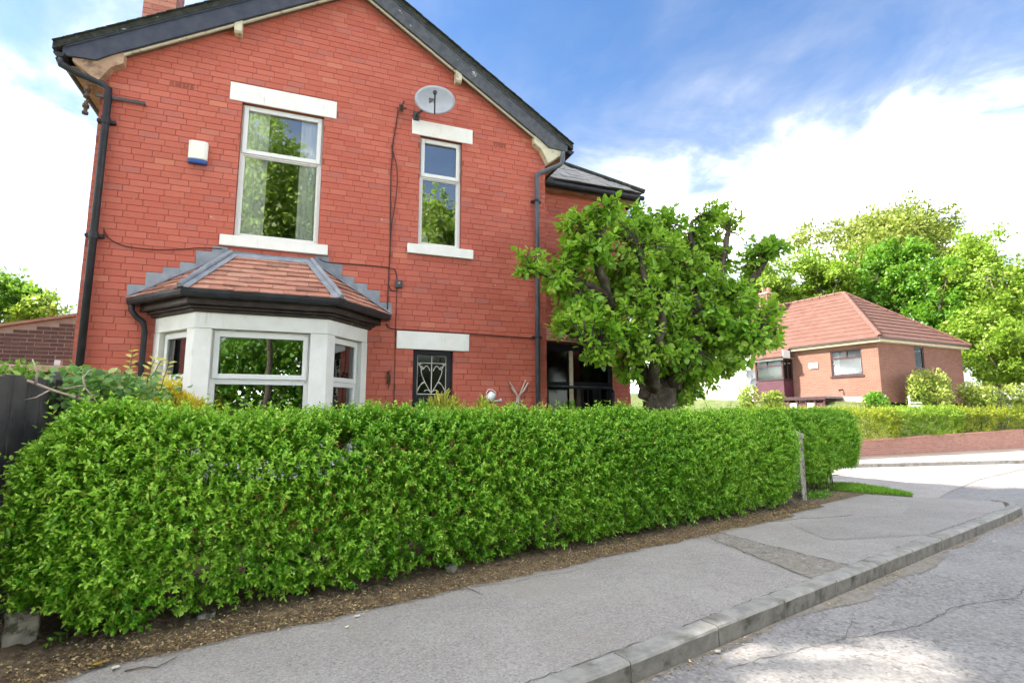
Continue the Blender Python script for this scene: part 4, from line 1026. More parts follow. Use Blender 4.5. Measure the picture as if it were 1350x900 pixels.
MB().box(3.832, 4.398, PY+.03, PY+.07, .05, .69).build('panel', M['leather'], poo)
dr = MB(); dr.box(4.63, 4.70, PY+.03, PY+.07, .05, 1.99); dr.box(4.90, 4.975, PY+.03, PY+.07, .05, 1.99)
for z0, z1 in ((.05, .25), (.9, 1.05), (1.93, 1.99)): dr.box(4.70, 4.90, PY+.03, PY+.07, z0, z1)
dr.box(4.79, 4.81, PY+.03, PY+.07, 1.05, 1.93); dr.box(4.70, 4.79, PY+.03, PY+.07, 1.45, 1.47); dr.box(4.81, 4.90, PY+.03, PY+.07, 1.45, 1.47)
dro = dr.build('door', M['blackpaint'], poo); MB().box(4.70, 4.90, PY+.055, PY+.061, .25, 1.93).build('pane', M['darkglass'], poo)
MB().poly([(5.29, PY+.1, 0), (5.29, EY, 0), (5.29, EY, 2.7), (5.29, PY+.1, 2.7)]).build('side_panel', M['leather'], poo)
prf = MB(); q = random.Random(12)
for i in range(5):
    t0, t1 = i*.19, (i+1.3)*.19; x = 3.72
    while x < 5.38:
        prf.prism([(x+.003, PY-.12+t0, 2.76+.42*t0+.02+q.uniform(-.003, .003)), (x+.20, PY-.12+t0, 2.76+.42*t0+.02), (x+.20, PY-.12+t1, 2.76+.42*t1+.004), (x+.003, PY-.12+t1, 2.76+.42*t1+.004)], (0, 0, -.014)); x += .205
prf.build('tile', M['tile'], poo, kind='stuff')
# black tubular handrail in front of the porch
hr = thing('handrail', 'black tubular handrail in front of the porch beside the fruit tree', 'handrail', (5.15, 8.36, 0))
MB().tube([(3.80, 8.38, 1.96), (5.02, 8.36, 1.95), (5.10, 8.36, 1.935), (5.14, 8.36, 1.88)], .026, 10).build('rail', M['black'], hr, smooth=True)
MB().tube([(5.14, 8.36, 1.88), (5.15, 8.36, .05)], .026, 10).build('post', M['black'], hr, smooth=True)
MB().tube([(3.86, 8.38, 1.93), (3.86, 8.38, .05)], .022, 10).build('post', M['black'], hr, smooth=True)
MB().tube([(5.02, 8.37, 1.93), (5.02, 8.37, 1.5), (4.86, 8.37, 1.5)], .008, 6).build('bar', M['black'], hr)

# ------------------------------------------------------------------ things fixed to the front wall
al = thing('alarm_box', 'cream alarm box with blue base on the wall left of the tall upper window', 'alarm box', (-1.54, FY, 4.90))
mb = MB(); pr_ = [(-.118, 0), (.118, 0), (.118, -.05), (.08, -.078), (-.08, -.078), (-.118, -.05)]
mb.prism([(-1.54+x, FY+y, 4.965) for x, y in pr_], (0, 0, .262)); mb.build('cover', M['alarmwhite'], al, bevel=.012)
mb = MB(); mb.prism([(-1.54+x*.98, FY+y*.96, 4.905) for x, y in pr_], (0, 0, .058)); mb.build('base', M['blue'], al, bevel=.01)

sdz = thing('satellite_dish', 'grey satellite dish bolted to the wall above the narrow upper window', 'satellite dish', (1.46, FY, 6.24))
DC = Vector((1.68, 7.76, 6.37)); nz_ = Vector((-.21, -.95, .16)).normalized(); rx_ = nz_.cross(Vector((0, 0, 1))).normalized(); ry_ = rx_.cross(nz_)
if ry_.z < 0: ry_ = -ry_
def dish(mb, C0, nz_, rx_, ry_, a, b, deep, t=.006):
    rings, n = 7, 36; vs_ = []; fs = []
    for sgn in (0, 1):
        for i in range(rings+1):
            r_ = i/rings
            for j in range(n):
                an = 2*pi*j/n; vs_.append(C0 + rx_*(a*r_*cos(an)) + ry_*(b*r_*sin(an)) + nz_*(deep*(r_*r_-1) - sgn*t))
    m_ = (rings+1)*n
    for s_ in (0, 1):
        for i in range(rings):
            for j in range(n):
                qd = (s_*m_+i*n+j, s_*m_+i*n+(j+1) % n, s_*m_+(i+1)*n+(j+1) % n, s_*m_+(i+1)*n+j); fs.append(qd if s_ == 0 else qd[::-1])
    for j in range(n): fs.append((rings*n+j, rings*n+(j+1) % n, m_+rings*n+(j+1) % n, m_+rings*n+j))
    return mb.add(vs_, fs)
dish(MB(), DC, nz_, rx_, ry_, .315, .27, .055).build('reflector', M['dish'], sdz, smooth=True)
foc = DC + nz_*.30 - ry_*.10
MB().tube([DC-ry_*.26-nz_*.01, DC-ry_*.26+nz_*.10, foc-ry_*.05], .011, 8).build('arm', M['black'], sdz)
MB().tube([foc-ry_*.06, foc+ry_*.02-nz_*.05, foc+ry_*.05-nz_*.09], [.016, .028, .034], 10).build('receiver', M['black'], sdz)
MB().tube([DC-nz_*.06, DC-nz_*.06+Vector((-.12, .1, -.06)), (1.46, 8.05, 6.25), (1.46, FY, 6.25)], .020, 8).box(1.41, 1.51, FY-.012, FY-.001, 6.17, 6.33).box(1.60, 1.74, DC.y+.06, DC.y+.10, 6.30, 6.42).build('bracket', M['dullmetal'], sdz)
mt = thing('wall_bracket', 'small rusty metal bracket on the wall left of the satellite dish', 'bracket', (1.22, FY, 6.33))
MB().box(1.19, 1.25, FY-.010, FY-.001, 6.28, 6.40).build('plate', M['rustiron'], mt)
MB().tube([(1.22, FY, 6.35), (1.22, FY-.09, 6.34), (1.25, FY-.10, 6.41)], .012, 6).tube([(1.14, FY-.03, 6.31), (1.30, FY-.05, 6.33)], .010, 6).build('arm', M['rustiron'], mt)

tb = thing('cable_bracket', 'old iron cable bracket with two insulators on the left corner of the house', 'cable bracket', (-2.22, FY, 5.63))
MB().box(-2.75, -2.20, FY-.075, FY-.055, 5.615, 5.655).tube([(-2.21, FY-.06, 5.63), (-2.21, FY+.01, 5.63)], .012, 6).build('bar', M['dullmetal'], tb)
for x, z in ((-2.84, 5.66), (-2.835, 5.43)):
    MB().tube([(x, 8.06, z-.09), (x, 8.06, z-.06), (x, 8.06, z-.05), (x, 8.06, z-.01), (x, 8.06, z), (x, 8.06, z+.04), (x, 8.06, z+.05), (x, 8.06, z+.085)], [.034, .036, .022, .022, .038, .038, .026, .022], 12).build('insulator', M['rustiron'], tb, smooth=True)
MB().tube([(-2.74, 8.065, 5.64), (-2.835, 8.06, 5.64), (-2.835, 8.06, 5.40)], .007, 6).build('stem', M['rustiron'], tb)

def cable(pts, label, r_=.007, y=8.128):
    P = [Vector((x, y, z)) for x, z in pts]; out = []
    for i in range(len(P)-1):                                   # gentle smoothing (Catmull-Rom)
        p0, p1, p2, p3 = P[max(i-1, 0)], P[i], P[i+1], P[min(i+2, len(P)-1)]
        for k in range(5):
            t = k/5; out.append(.5*((2*p1) + (p2-p0)*t + (2*p0-5*p1+4*p2-p3)*t*t + (3*p1-p0-3*p2+p3)*t**3))
    out.append(P[-1]); return tag(MB().tube(out, r_, 6).build('cable', M['cable'], smooth=True), label, 'cable', 'cables clipped to the front wall')
cable([(-2.53,3.87),(-2.47,3.75),(-2.28,3.66),(-1.94,3.65),(-1.64,3.69),(-1.44,3.73),(-1.17,3.75)], 'dark cable sagging from the left downpipe to the top of the bay roof')
cable([(.10,3.74),(.22,3.70),(.62,3.71),(1.10,3.71)], 'dark cable running level from the bay roof to the upright cables')
cable([(1.17,6.30),(1.14,6.0),(1.11,5.77),(1.10,5.51),(1.09,5.20),(1.10,4.58),(1.11,3.98),(1.10,3.32),(1.10,3.06)], 'straight upright dark cable dropping from the rusty bracket to the bay roof', .009)
cable([(1.08,5.68),(1.13,5.50),(1.17,5.35),(1.19,5.09),(1.17,4.77),(1.12,4.34),(1.11,3.86)], 'slack upright cable bowing out beside the straight one', .008, 8.118)
cable([(1.12,3.70),(1.20,3.67),(1.23,3.53)], 'short curved cable entering the top of the small junction box')
cable([(1.11,3.44),(1.15,3.36),(1.22,3.36)], 'short curved cable leaving the bottom of the small junction box')
cable([(1.23,3.39),(1.23,2.81),(1.235,2.23),(1.24,1.3)], 'thin upright cable dropping past the left end of the lower lintel', .005)
cable([(1.09,2.84),(1.13,2.79),(1.21,2.765),(1.5,2.765),(2.15,2.762),(2.78,2.752),(3.48,2.74)], 'dark cable running level above the lower lintel to the right downpipe', .008)
jb = thing('junction_box', 'small grey junction box on the wall right of the bay roof', 'junction box', (1.255, FY, 3.46))
MB().box(1.20, 1.31, FY-.045, FY-.001, 3.40, 3.52).build('case', M['dullmetal'], jb, bevel=.008); MB().tube([(1.255, FY-.05, 3.47), (1.255, FY-.06, 3.47)], .018, 10).build('knob', M['dish'], jb)
hk = thing('wall_hook', 'dark iron hook on the wall between the bay and the leaded window', 'hook', (1.15, FY, 1.98))
MB().box(1.125, 1.175, FY-.012, FY-.001, 1.93, 2.12).build('plate', M['rustiron'], hk); MB().tube([(1.15, FY-.01, 2.10), (1.15, FY-.06, 2.13), (1.155, FY-.075, 2.05), (1.16, FY-.05, 1.97), (1.145, FY-.02, 1.86)], [.012, .014, .016, .013, .006], 8).build('hook_arm', M['rustiron'], hk)
# watering can ornament
wc = thing('watering_can', 'small white watering can ornament hanging tilted on the red wall', 'watering can', (2.74, FY-.06, 1.78))
WM = Matrix.Translation((2.735, FY-.075, 1.765)) @ Matrix.Rotation(R(38), 4, 'Y')
def lathe(prof, n=18, mtx=None):
    vs_ = []; fs = []
    for r_, z in prof:
        for j in range(n): a = 2*pi*j/n; p = Vector((r_*cos(a), r_*sin(a), z)); vs_.append(mtx @ p if mtx else p)
    for i in range(len(prof)-1):
        for j in range(n): fs.append((i*n+j, i*n+(j+1) % n, (i+1)*n+(j+1) % n, (i+1)*n+j))
    return vs_, fs
v_, f_ = lathe([(.001, -.068), (.062, -.068), (.066, -.06), (.060, .05), (.052, .062), (.046, .06)], 18, WM); MB().add(v_, f_).build('body', M['canwhite'], wc, smooth=True)
t_ = lambda *p: tuple(WM @ Vector(p))
MB().tube([t_(.055, 0, -.045), t_(.11, 0, .0), t_(.15, 0, .045)], [.014, .011, .010], 8).tube([t_(.145, 0, .04), t_(.165, 0, .064)], [.012, .026], 10).build('spout', M['canwhite'], wc, smooth=True)
MB().tube([t_(-.05, 0, -.03), t_(-.10, 0, .0), t_(-.105, 0, .06), t_(-.05, 0, .10), t_(.02, 0, .10), t_(.045, 0, .06)], .007, 8).build('handle', M['canwhite'], wc, smooth=True)
# crossed sticks
cr = thing('stick_star', 'ornament of crossed bleached sticks leaning on the wall near the right downpipe', 'ornament', (3.19, FY-.04, 1.72))
for a, b in (((3.06, 2.01), (3.34, 1.52)), ((3.345, 2.04), (3.04, 1.42)), ((3.10, 1.92), (3.23, 1.70)), ((3.39, 2.0), (3.22, 1.77)), ((3.15, 1.70), (3.30, 1.45)), ((3.33, 1.61), (3.24, 1.38))):
    MB().tube([(a[0], FY-.03, a[1]), ((a[0]+b[0])/2+.01, FY-.05, (a[1]+b[1])/2), (b[0], FY-.035, b[1])], [.013, .015, .012], 7).build('stick', M['driftwood'], cr)
MB().tube([(3.19, FY-.065, 1.68), (3.20, FY-.07, 1.80)], .03, 8).build('binding', M['driftwood'], cr)

# ------------------------------------------------------------------ hedges
def hedge_section(t0, thick, zb, zt, bulge=.10):
    """closed outline (offset across, height) from the front foot over the top to the back foot"""
    pts = [(t0+.10, zb), (t0+.02, zb+.16), (t0-bulge*.6, zb+.45), (t0-bulge, zb+.85), (t0-bulge*.7, zt-.30), (t0-.01, zt-.09), (t0+.14, zt-.01), (t0+thick*.5, zt+.015), (t0+thick-.14, zt), (t0+thick, zt-.12), (t0+thick+.03, zb+.7), (t0+thick-.05, zb+.1)]
    return np.array(pts)
def hedge_points(n, s0, s1, sec, seed, end_r=.45, front_bias=True):
    g = np.random.default_rng(seed)
    seg = np.linalg.norm(np.diff(sec, axis=0), axis=1); wgt = seg.copy()
    if front_bias: wgt[-3:] *= .35
    cs = np.concatenate([[0], np.cumsum(wgt)]); cs /= cs[-1]
    u = g.random(n); k = np.clip(np.searchsorted(cs, u)-1, 0, len(seg)-1); f = (u-cs[k])/(cs[k+1]-cs[k])
    p = sec[k] + (sec[k+1]-sec[k])*f[:, None]
    d = (sec[k+1]-sec[k])/seg[k][:, None]; nrm_ = np.stack([-d[:, 1], d[:, 0]], 1)      # outward
    # blend normals at corners
    s_ = g.uniform(s0, s1, n); ends = g.random(n) < .16
    s_[ends] = np.where(g.random(ends.sum()) < .5, s0 + end_r*g.random(ends.sum())**2, s1 - end_r*g.random(ends.sum())**2)
    e = np.clip(np.minimum(s_-s0, s1-s_)/end_r, 0, 1); kk = np.sqrt(np.clip(1-(1-e)**2, 0, 1))
    tc_ = sec[:, 0].mean(); zc_ = (sec[:, 1].min()+sec[:, 1].max())/2
    fill = np.where(e < .25, np.sqrt(g.random(n)), 1)                                     # close the end faces
    t_ = tc_ + (p[:, 0]-tc_)*(.55+.45*kk)*fill; z_ = zc_ + (p[:, 1]-zc_)*(.86+.14*kk)*fill
    sg = np.where(s_-s0 < s1-s_, -1, 1)
    N3 = np.stack([SU[0]*sg*(1-kk) + SN[0]*nrm_[:, 0]*kk, SU[1]*sg*(1-kk) + SN[1]*nrm_[:, 0]*kk, nrm_[:, 1]*kk], 1)
    P = np.stack([SU[0]*s_+SN[0]*t_, SU[1]*s_+SN[1]*t_, z_], 1)
    return P, unit(N3)
def build_hedge(root, name, s0, s1, sec, nshoot, seed, mat, leafL=.036, pairs=(4, 7), simple=False, gap=.022, end_r=.45, zmin=.10, lump=.05, holes=None):
    g = np.random.default_rng(seed)
    P, N3 = hedge_points(nshoot, s0, s1, sec, seed, end_r)
    ln = snoise(P, 3.2, seed); ln2 = snoise(P, 9.0, seed+1)
    depth = np.where(g.random(nshoot) < .62, g.exponential(.03, nshoot), g.uniform(.03, .24, nshoot))
    P = P + N3*(lump*ln + .028*ln2 - depth)[:, None]
    thin = snoise(P, 5.2, seed+5)
    low = np.clip((P[:, 2]-zmin)/.5, 0, 1)
    keep = (P[:, 2] > zmin) & ~((thin < -.9) & (depth < .10)) & (g.random(nshoot) < .42+.58*low)
    if holes is not None: keep &= holes(P)
    P, N3, depth = P[keep], N3[keep], depth[keep]; n = len(P)
    D = unit(N3*.75 + np.array([0, 0, .62]) + g.normal(0, .38, (n, 3)))
    ref = unit(g.normal(size=(n, 3))); A1 = unit(np.cross(D, ref)); A2 = np.cross(D, A1)
    allP, allD, allN, allL, allT = [], [], [], [], []
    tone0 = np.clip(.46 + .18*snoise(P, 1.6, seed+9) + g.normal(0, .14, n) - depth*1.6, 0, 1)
    npair = g.integers(pairs[0], pairs[1]+1, n)
    vigor = np.where(g.random(n) < .07, 1.6, 1.0)*np.where(N3[:, 2] > .7, 1.15, 1)
    for k in range(pairs[1]):
        sel = npair > k
        base = P + D*(gap*vigor*k)[:, None] + g.normal(0, .003, (n, 3))
        X = np.where((k % 2 == 0), 1, 0)*A1 + np.where((k % 2 == 0), 0, 1)*A2
        last = (k >= npair-2)
        for sg in (-1, 1):
            dv = unit(X*sg*1.0 + D*(.55+.5*last)[:, None] + np.array([0, 0, .12]) + g.normal(0, .20, (n, 3)))
            nv = unit(D*.55 + np.array([0, 0, 1.0]) - dv*.2 + g.normal(0, .25, (n, 3)))
            L = leafL*g.uniform(.72, 1.2, n)*(1-.28*last)
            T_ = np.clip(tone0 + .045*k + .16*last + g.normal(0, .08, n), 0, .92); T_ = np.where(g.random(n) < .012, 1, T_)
            allP.append(base[sel]); allD.append(dv[sel]); allN.append(nv[sel]); allL.append(L[sel]); allT.append(T_[sel])
    Pp = np.concatenate(allP); L = np.concatenate(allL)
    return leaves(name, Pp, np.concatenate(allD), np.concatenate(allN), L, L*g.uniform(.48, .62, len(L)), np.concatenate(allT), mat, root, 'stuff', simple=simple)
def hedge_stems(root, s0, s1, tm, zt, n, seed, spread=.22):
    q = random.Random(seed); mb = MB()
    for i in range(n):
        s_ = q.uniform(s0+.15, s1-.15); t_ = tm + q.gauss(0, spread*.5)
        p = Vector(st3(s_, t_, .02)); path = [p]; d = Vector((q.gauss(0, .15), q.gauss(0, .12), 1)).normalized(); r_ = q.uniform(.008, .020)
        for k in range(5): d = (d + Vector((q.gauss(0, .14), q.gauss(0, .14), .2))).normalized(); p = p + d*zt*.2; path.append(p)
        mb.tube(path, [r_*(1-.13*k) for k in range(6)], 5)
        for b in range(4):
            k = q.randint(1, 4); p = path[k]; e = Vector((q.gauss(0, 1), q.gauss(0, 1), q.uniform(-.1, .7))).normalized(); pp = [p]
            for j in range(3): e = (e + Vector((q.gauss(0, .3), q.gauss(0, .3), .15))).normalized(); pp.append(pp[-1]+e*.13)
            mb.tube(pp, [r_*.5, r_*.4, r_*.3, r_*.2], 4)
    return mb.build('stems', M['twig'], root)
h1 = thing('privet_hedge', 'long clipped green privet hedge along the footway in front of the brick house', 'hedge', st3(4.3, 4.9, 0))
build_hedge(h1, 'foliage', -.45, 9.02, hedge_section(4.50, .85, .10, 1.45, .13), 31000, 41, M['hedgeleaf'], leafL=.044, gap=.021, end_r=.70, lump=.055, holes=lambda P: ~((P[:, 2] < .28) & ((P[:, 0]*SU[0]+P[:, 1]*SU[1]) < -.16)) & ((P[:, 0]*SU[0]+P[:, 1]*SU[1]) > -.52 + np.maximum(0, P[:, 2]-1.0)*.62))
hedge_stems(h1, -.3, 9.0, 4.98, 1.1, 110, 42, .14)
h2 = thing('privet_hedge', 'short block of clipped dark green privet hedge beyond the stone gatepost', 'hedge', st3(11, 5.4, 0))
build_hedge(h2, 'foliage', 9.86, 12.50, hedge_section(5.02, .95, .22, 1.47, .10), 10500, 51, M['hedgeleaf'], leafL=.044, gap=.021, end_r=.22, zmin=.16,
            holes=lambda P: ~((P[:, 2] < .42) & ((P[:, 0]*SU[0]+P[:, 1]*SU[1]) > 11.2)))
hedge_stems(h2, 9.9, 12.1, 5.35, 1.2, 50, 52)
# ground ivy tuft at the foot of the second hedge
n = 420; s_ = nr.normal(10.25, .32, n); t_ = nr.normal(4.86, .12, n); P = np.stack([SU[0]*s_+SN[0]*t_, SU[1]*s_+SN[1]*t_, nr.uniform(.01, .10, n)], 1)
tf = thing('weed_clump', 'low dark weeds on the soil below the short hedge block', 'weeds', st3(10.25, 4.86, 0))
leaves('foliage', P, unit(nr.normal(0, 1, (n, 3))+np.array([0, 0, .6])), unit(nr.normal(0, .5, (n, 3))+np.array([0, 0, 1])), nr.uniform(.03, .06, n), nr.uniform(.02, .035, n), nr.uniform(0, .6, n), M['hedgeleaf'], tf, 'stuff')
# stones
gpst = thing('gatepost', 'pale square stone gatepost between the long hedge and the short hedge block', 'gatepost', (7.98, 7.08, 0), .26)
mb = MB(); mb.prism([(-.085, -.085, 0), (.085, -.085, 0), (.085, .085, 0), (-.085, .085, 0)], (0, 0, 1.08)); mb.build('shaft', M['oldstone'], gpst, local=True, bevel=.012)
mb = MB(); mb.add([(-.10, -.10, 1.082), (.10, -.10, 1.082), (.10, .10, 1.082), (-.10, .10, 1.082), (-.10, -.10, 1.15), (.10, -.10, 1.15), (.10, .10, 1.15), (-.10, .10, 1.15), (0, 0, 1.22)], [(3, 2, 1, 0), (0, 1, 5, 4), (1, 2, 6, 5), (2, 3, 7, 6), (3, 0, 4, 7), (4, 5, 8), (5, 6, 8), (6, 7, 8), (7, 4, 8)])
mb.build('cap', M['oldstone'], gpst, local=True, bevel=.006)
q = random.Random(66)
def rough_block(name, label, cat, loc, sx, sy, sz, rz, mat, seed, group=None):
    q = random.Random(seed); n = 5; vs_ = []; fs = []
    import bmesh
    bm = bmesh.new(); bmesh.ops.create_cube(bm, size=1); bmesh.ops.subdivide_edges(bm, edges=bm.edges[:], cuts=3, use_grid_fill=True)
    for v in bm.verts:
        p = v.co; r_ = Vector((p.x*sx, p.y*sy, (p.z+.5)*sz)); k = .06*min(sx, sy, sz)
        rnd = 1 - .10*max(0, abs(p.x)+abs(p.y)+abs(p.z)-1.0); v.co = Vector((r_.x*rnd, r_.y*rnd, r_.z*(.5+.5*rnd))) + Vector((q.gauss(0, k), q.gauss(0, k), q.gauss(0, k)))
    me = bpy.data.meshes.new(name); bm.to_mesh(me); bm.free(); me.materials.append(mat); me.polygons.foreach_set('use_smooth', [True]*len(me.polygons))
    o = bpy.data.objects.new(name, me); COL.objects.link(o); o.location = loc; o.rotation_euler = (0, 0, rz)
    return tag(o, label, cat, group)
rough_block('stone_block', 'square lichened stone stub at the foot of the dark fence by the hedge corner', 'stone', st3(-.40, 4.80, -.02), .17, .17, .30, .3, M['oldstone'], 3)
for i, (s_, t_, sx, sy, sz, lb) in enumerate(((.62, 4.58, .11, .08, .05, 'flat dull stone half hidden under the near end of the hedge'), (2.62, 4.58, .11, .09, .07, 'dull lump of stone under the middle of the hedge'))):
    rough_block('edging_stone', lb, 'stone', st3(s_, t_, .04), sx, sy, sz, i*1.1, M['oldstone'], 10+i, 'stones under the hedge')

# ------------------------------------------------------------------ fence on the left, ivy, bare branch
fn = thing('board_fence', 'dark charcoal upright board fence at the left edge of the garden', 'fence', (-1.93, 5.5, 0))
q = random.Random(17)
y = 3.6; i = 0
while y < 7.6:
    w = .125; zt = 1.765 + .012*sin(i*1.9) + q.uniform(-.006, .006)
    x = -1.93 + (0.012 if i % 2 else 0)
    MB().add([(x, y-.012, 0), (x, y+w, 0), (x-.012, y+w, 0), (x-.020, y-.012, 0), (x, y-.012, zt), (x, y+w, zt), (x-.012, y+w, zt), (x-.020, y-.012, zt)],
             [(0, 3, 2, 1), (4, 5, 6, 7), (0, 1, 5, 4), (1, 2, 6, 5), (2, 3, 7, 6), (3, 0, 4, 7)]).build('board', M['fence'], fn, bevel=.003)
    y += w-.014; i += 1
for z in (.35, 1.45): MB().box(-2.0, -1.953, 3.6, 7.6, z, z+.07).build('rail', M['fence'], fn)
for yy in (5.75, 7.5): MB().box(-2.06, -1.96, yy, yy+.09, 0, 1.86).build('post', M['fence'], fn, bevel=.004)
iv = thing('ivy', 'leafy green ivy spilling over the top of the dark fence in front of the house', 'ivy', (-1.8, 6.0, 1.5))
n = 1500; P = np.stack([nr.normal(-1.66, .17, n), nr.uniform(5.3, 6.5, n), 1.66 + nr.normal(0, .12, n)], 1); P[:, 2] = np.clip(P[:, 2], 1.2, 1.86 + .05*np.sin(P[:, 0]*9) + .04*np.sin(P[:, 1]*14))
leaves('foliage', P, unit(nr.normal(0, .7, (n, 3)) + np.array([.2, -.6, -.1])), unit(nr.normal(0, .4, (n, 3)) + np.array([.1, -.55, .8])), nr.uniform(.05, .085, n), nr.uniform(.045, .075, n), np.clip(nr.normal(.45, .25, n), 0, 1), M['ivyleaf'], iv, 'stuff', fold=.10)
mb = MB(); q = random.Random(23)
spr = [(-1.42, 5.9, 1.72), (-1.36, 5.8, 1.70), (-1.52, 5.85, 1.76), (-1.28, 5.9, 1.68)]
LP, LD, LN = [], [], []
for sx, sy, sz in spr:
    p = Vector((sx, sy, sz)); d = Vector((q.uniform(.1, .5), q.uniform(-.2, .2), 1)).normalized(); path = [p]
    for k in range(6):
        d = (d + Vector((q.gauss(0, .12), q.gauss(0, .12), .02))).normalized(); p = p + d*.052; path.append(p)
        for sg in (-1, 1): LP.append(tuple(p)); LD.append((sg*.8+q.gauss(0, .2), q.gauss(0, .5), .5)); LN.append((q.gauss(0, .4), -.6, .7))
    mb.tube(path, .004, 4)
mb.build('shoot', M['twig'], iv)
n = len(LP); leaves('young_leaf', np.array(LP), np.array(LD, float), np.array(LN, float), nr.uniform(.05, .075, n), nr.uniform(.026, .036, n), nr.uniform(.7, 1, n), M['euonymus'], iv, 'stuff')
br = thing('bare_branch', 'bare pale forked branch lying over the dark fence in front of the ivy', 'branch', (-1.85, 5.05, 1.65))
mb = MB(); mb.tube([(-2.05, 5.0, 1.78), (-1.90, 5.02, 1.73), (-1.80, 5.06, 1.68), (-1.68, 5.12, 1.63), (-1.55, 5.2, 1.58)], [.012, .011, .010, .009, .007], 7)
mb.tube([(-1.88, 5.02, 1.72), (-1.87, 5.0, 1.80), (-1.90, 4.98, 1.90)], [.009, .007, .005], 6).tube([(-1.80, 5.06, 1.68), (-1.86, 5.0, 1.62), (-1.92, 4.98, 1.60)], [.006, .005, .003], 5)
mb.tube([(-1.66, 5.13, 1.62), (-1.60, 5.1, 1.70), (-1.62, 5.1, 1.78), (-1.58, 5.1, 1.84)], [.008, .008, .007, .004], 6).tube([(-1.61, 5.1, 1.72), (-1.70, 5.06, 1.69), (-1.76, 5.05, 1.70)], [.005, .004, .003], 5).tube([(-1.60, 5.1, 1.70), (-1.55, 5.14, 1.62), (-1.52, 5.2, 1.55)], [.006, .006, .005], 5)
mb.build('stem', M['deadtwig'], br, smooth=True)
fg = thing('leafy_shrub', 'bright green shrub behind the dark fence at the left edge', 'shrub', (-2.35, 5.9, 0))
n = 700; P = np.array([-2.36, 5.95, 1.72]) + unit(nr.normal(size=(n, 3)))*(nr.random(n)[:, None]**.4)*np.array([.30, .3, .24])
leaves('foliage', P, unit(nr.normal(0, .7, (n, 3))+np.array([0, 0, .4])), unit(nr.normal(0, .5, (n, 3))+np.array([0, -.3, 1])), nr.uniform(.04, .07, n), nr.uniform(.02, .035, n), np.clip(nr.normal(.6, .25, n), 0, 1), M['treegreen'], fg, 'stuff')
MB().tube([(-2.35, 5.9, 0), (-2.36, 5.93, .9), (-2.33, 5.97, 1.6)], [.03, .025, .012], 6).build('stem', M['twig'], fg)

# golden shrubs between the hedge and the house
def tuft_shrub(name, label, cat, c_, r_, n, mat, group, LL_=(.05, .09), WW=(.012, .02), up=.9, stem=True):
    t = thing(name, label, cat, (c_[0], c_[1], 0), group=group); c_ = np.array(c_)
    dirs = unit(nr.normal(size=(n, 3)) + np.array([0, 0, .35])); rad = nr.random(n)[:, None]**.45
    P = c_ + dirs*rad*np.array(r_)
    # sprays: cluster the foliage round a few dozen shoot tips
    tips = c_ + unit(nr.normal(size=(26, 3)) + np.array([0, -.2, .5]))*np.array(r_)*nr.uniform(.75, 1.15, (26, 1)); k = nr.integers(0, 26, n)
    f = nr.random(n)[:, None]**.6; P2 = c_*(1-f) + tips[k]*f + nr.normal(0, .022, (n, 3)); P = np.where(nr.random(n)[:, None] < .75, P2, P)
    D = unit(unit(P-c_)*.9 + np.array([0, 0, up]) + nr.normal(0, .45, (n, 3)))
    leaves('foliage', P, D, unit(nr.normal(0, .6, (n, 3)) + np.array([0, -.5, .7])), nr.uniform(*LL_, n), nr.uniform(*WW, n), np.clip(nr.normal(.55, .25, n), 0, 1), mat, t, 'stuff')
    mb = MB()
    for i in range(5): mb.tube([(c_[0]+.02*i-.04, c_[1], 0), (c_[0]+r_[0]*.4*cos(i*1.3), c_[1]+r_[1]*.4*sin(i*1.3), c_[2]*.6), tuple(tips[i*3])], [.014, .010, .004], 5)
    mb.build('stems', M['twig'], t); return t
G1 = 'golden shrubs between the hedge and the house'
tuft_shrub('golden_conifer', 'feathery golden conifer in front of the left side of the bay window', 'conifer', (-1.42, 6.95, 1.58), (.20, .2, .27), 3200, M['conifer'], G1, (.04, .075), (.011, .017))
tuft_shrub('golden_conifer', 'low wide golden conifer between the ivy and the bay downpipe', 'conifer', (-1.72, 6.75, 1.52), (.26, .2, .19), 2600, M['conifer'], G1, (.04, .075), (.011, .017))
tuft_shrub('golden_conifer', 'golden conifer low in front of the bay window post', 'conifer', (-1.18, 6.9, 1.48), (.20, .15, .18), 2000, M['conifer'], G1, (.04, .075), (.011, .017))
tuft_shrub('golden_shrub', 'narrow leaved yellow shrub below the leaded window', 'shrub', (1.86, 7.5, 1.50), (.24, .18, .24), 420, M['euonymus'], G1, (.09, .15), (.018, .028), 1.2)
tuft_shrub('golden_shrub', 'small yellow shrub just left of the watering can', 'shrub', (2.46, 7.55, 1.50), (.17, .14, .19), 260, M['euonymus'], G1, (.08, .13), (.018, .026), 1.2)
tuft_shrub('green_shrub', 'small green shrub at the left corner of the leaded window', 'shrub', (1.52, 7.5, 1.50), (.15, .14, .18), 320, M['treegreen'], G1, (.04, .06), (.018, .028), .9)
tuft_shrub('golden_shrub', 'sparse yellow twigs of a shrub beside the crossed sticks', 'shrub', (3.42, 7.7, 1.46), (.22, .12, .20), 130, M['euonymus'], G1, (.04, .06), (.018, .026), 1.0)
tuft_shrub('green_shrub', 'dark green leafy shrub in front of the porch post', 'shrub', (4.05, 7.9, 1.46), (.30, .14, .22), 330, M['treegreen'], G1, (.05, .08), (.02, .03), 1.0)

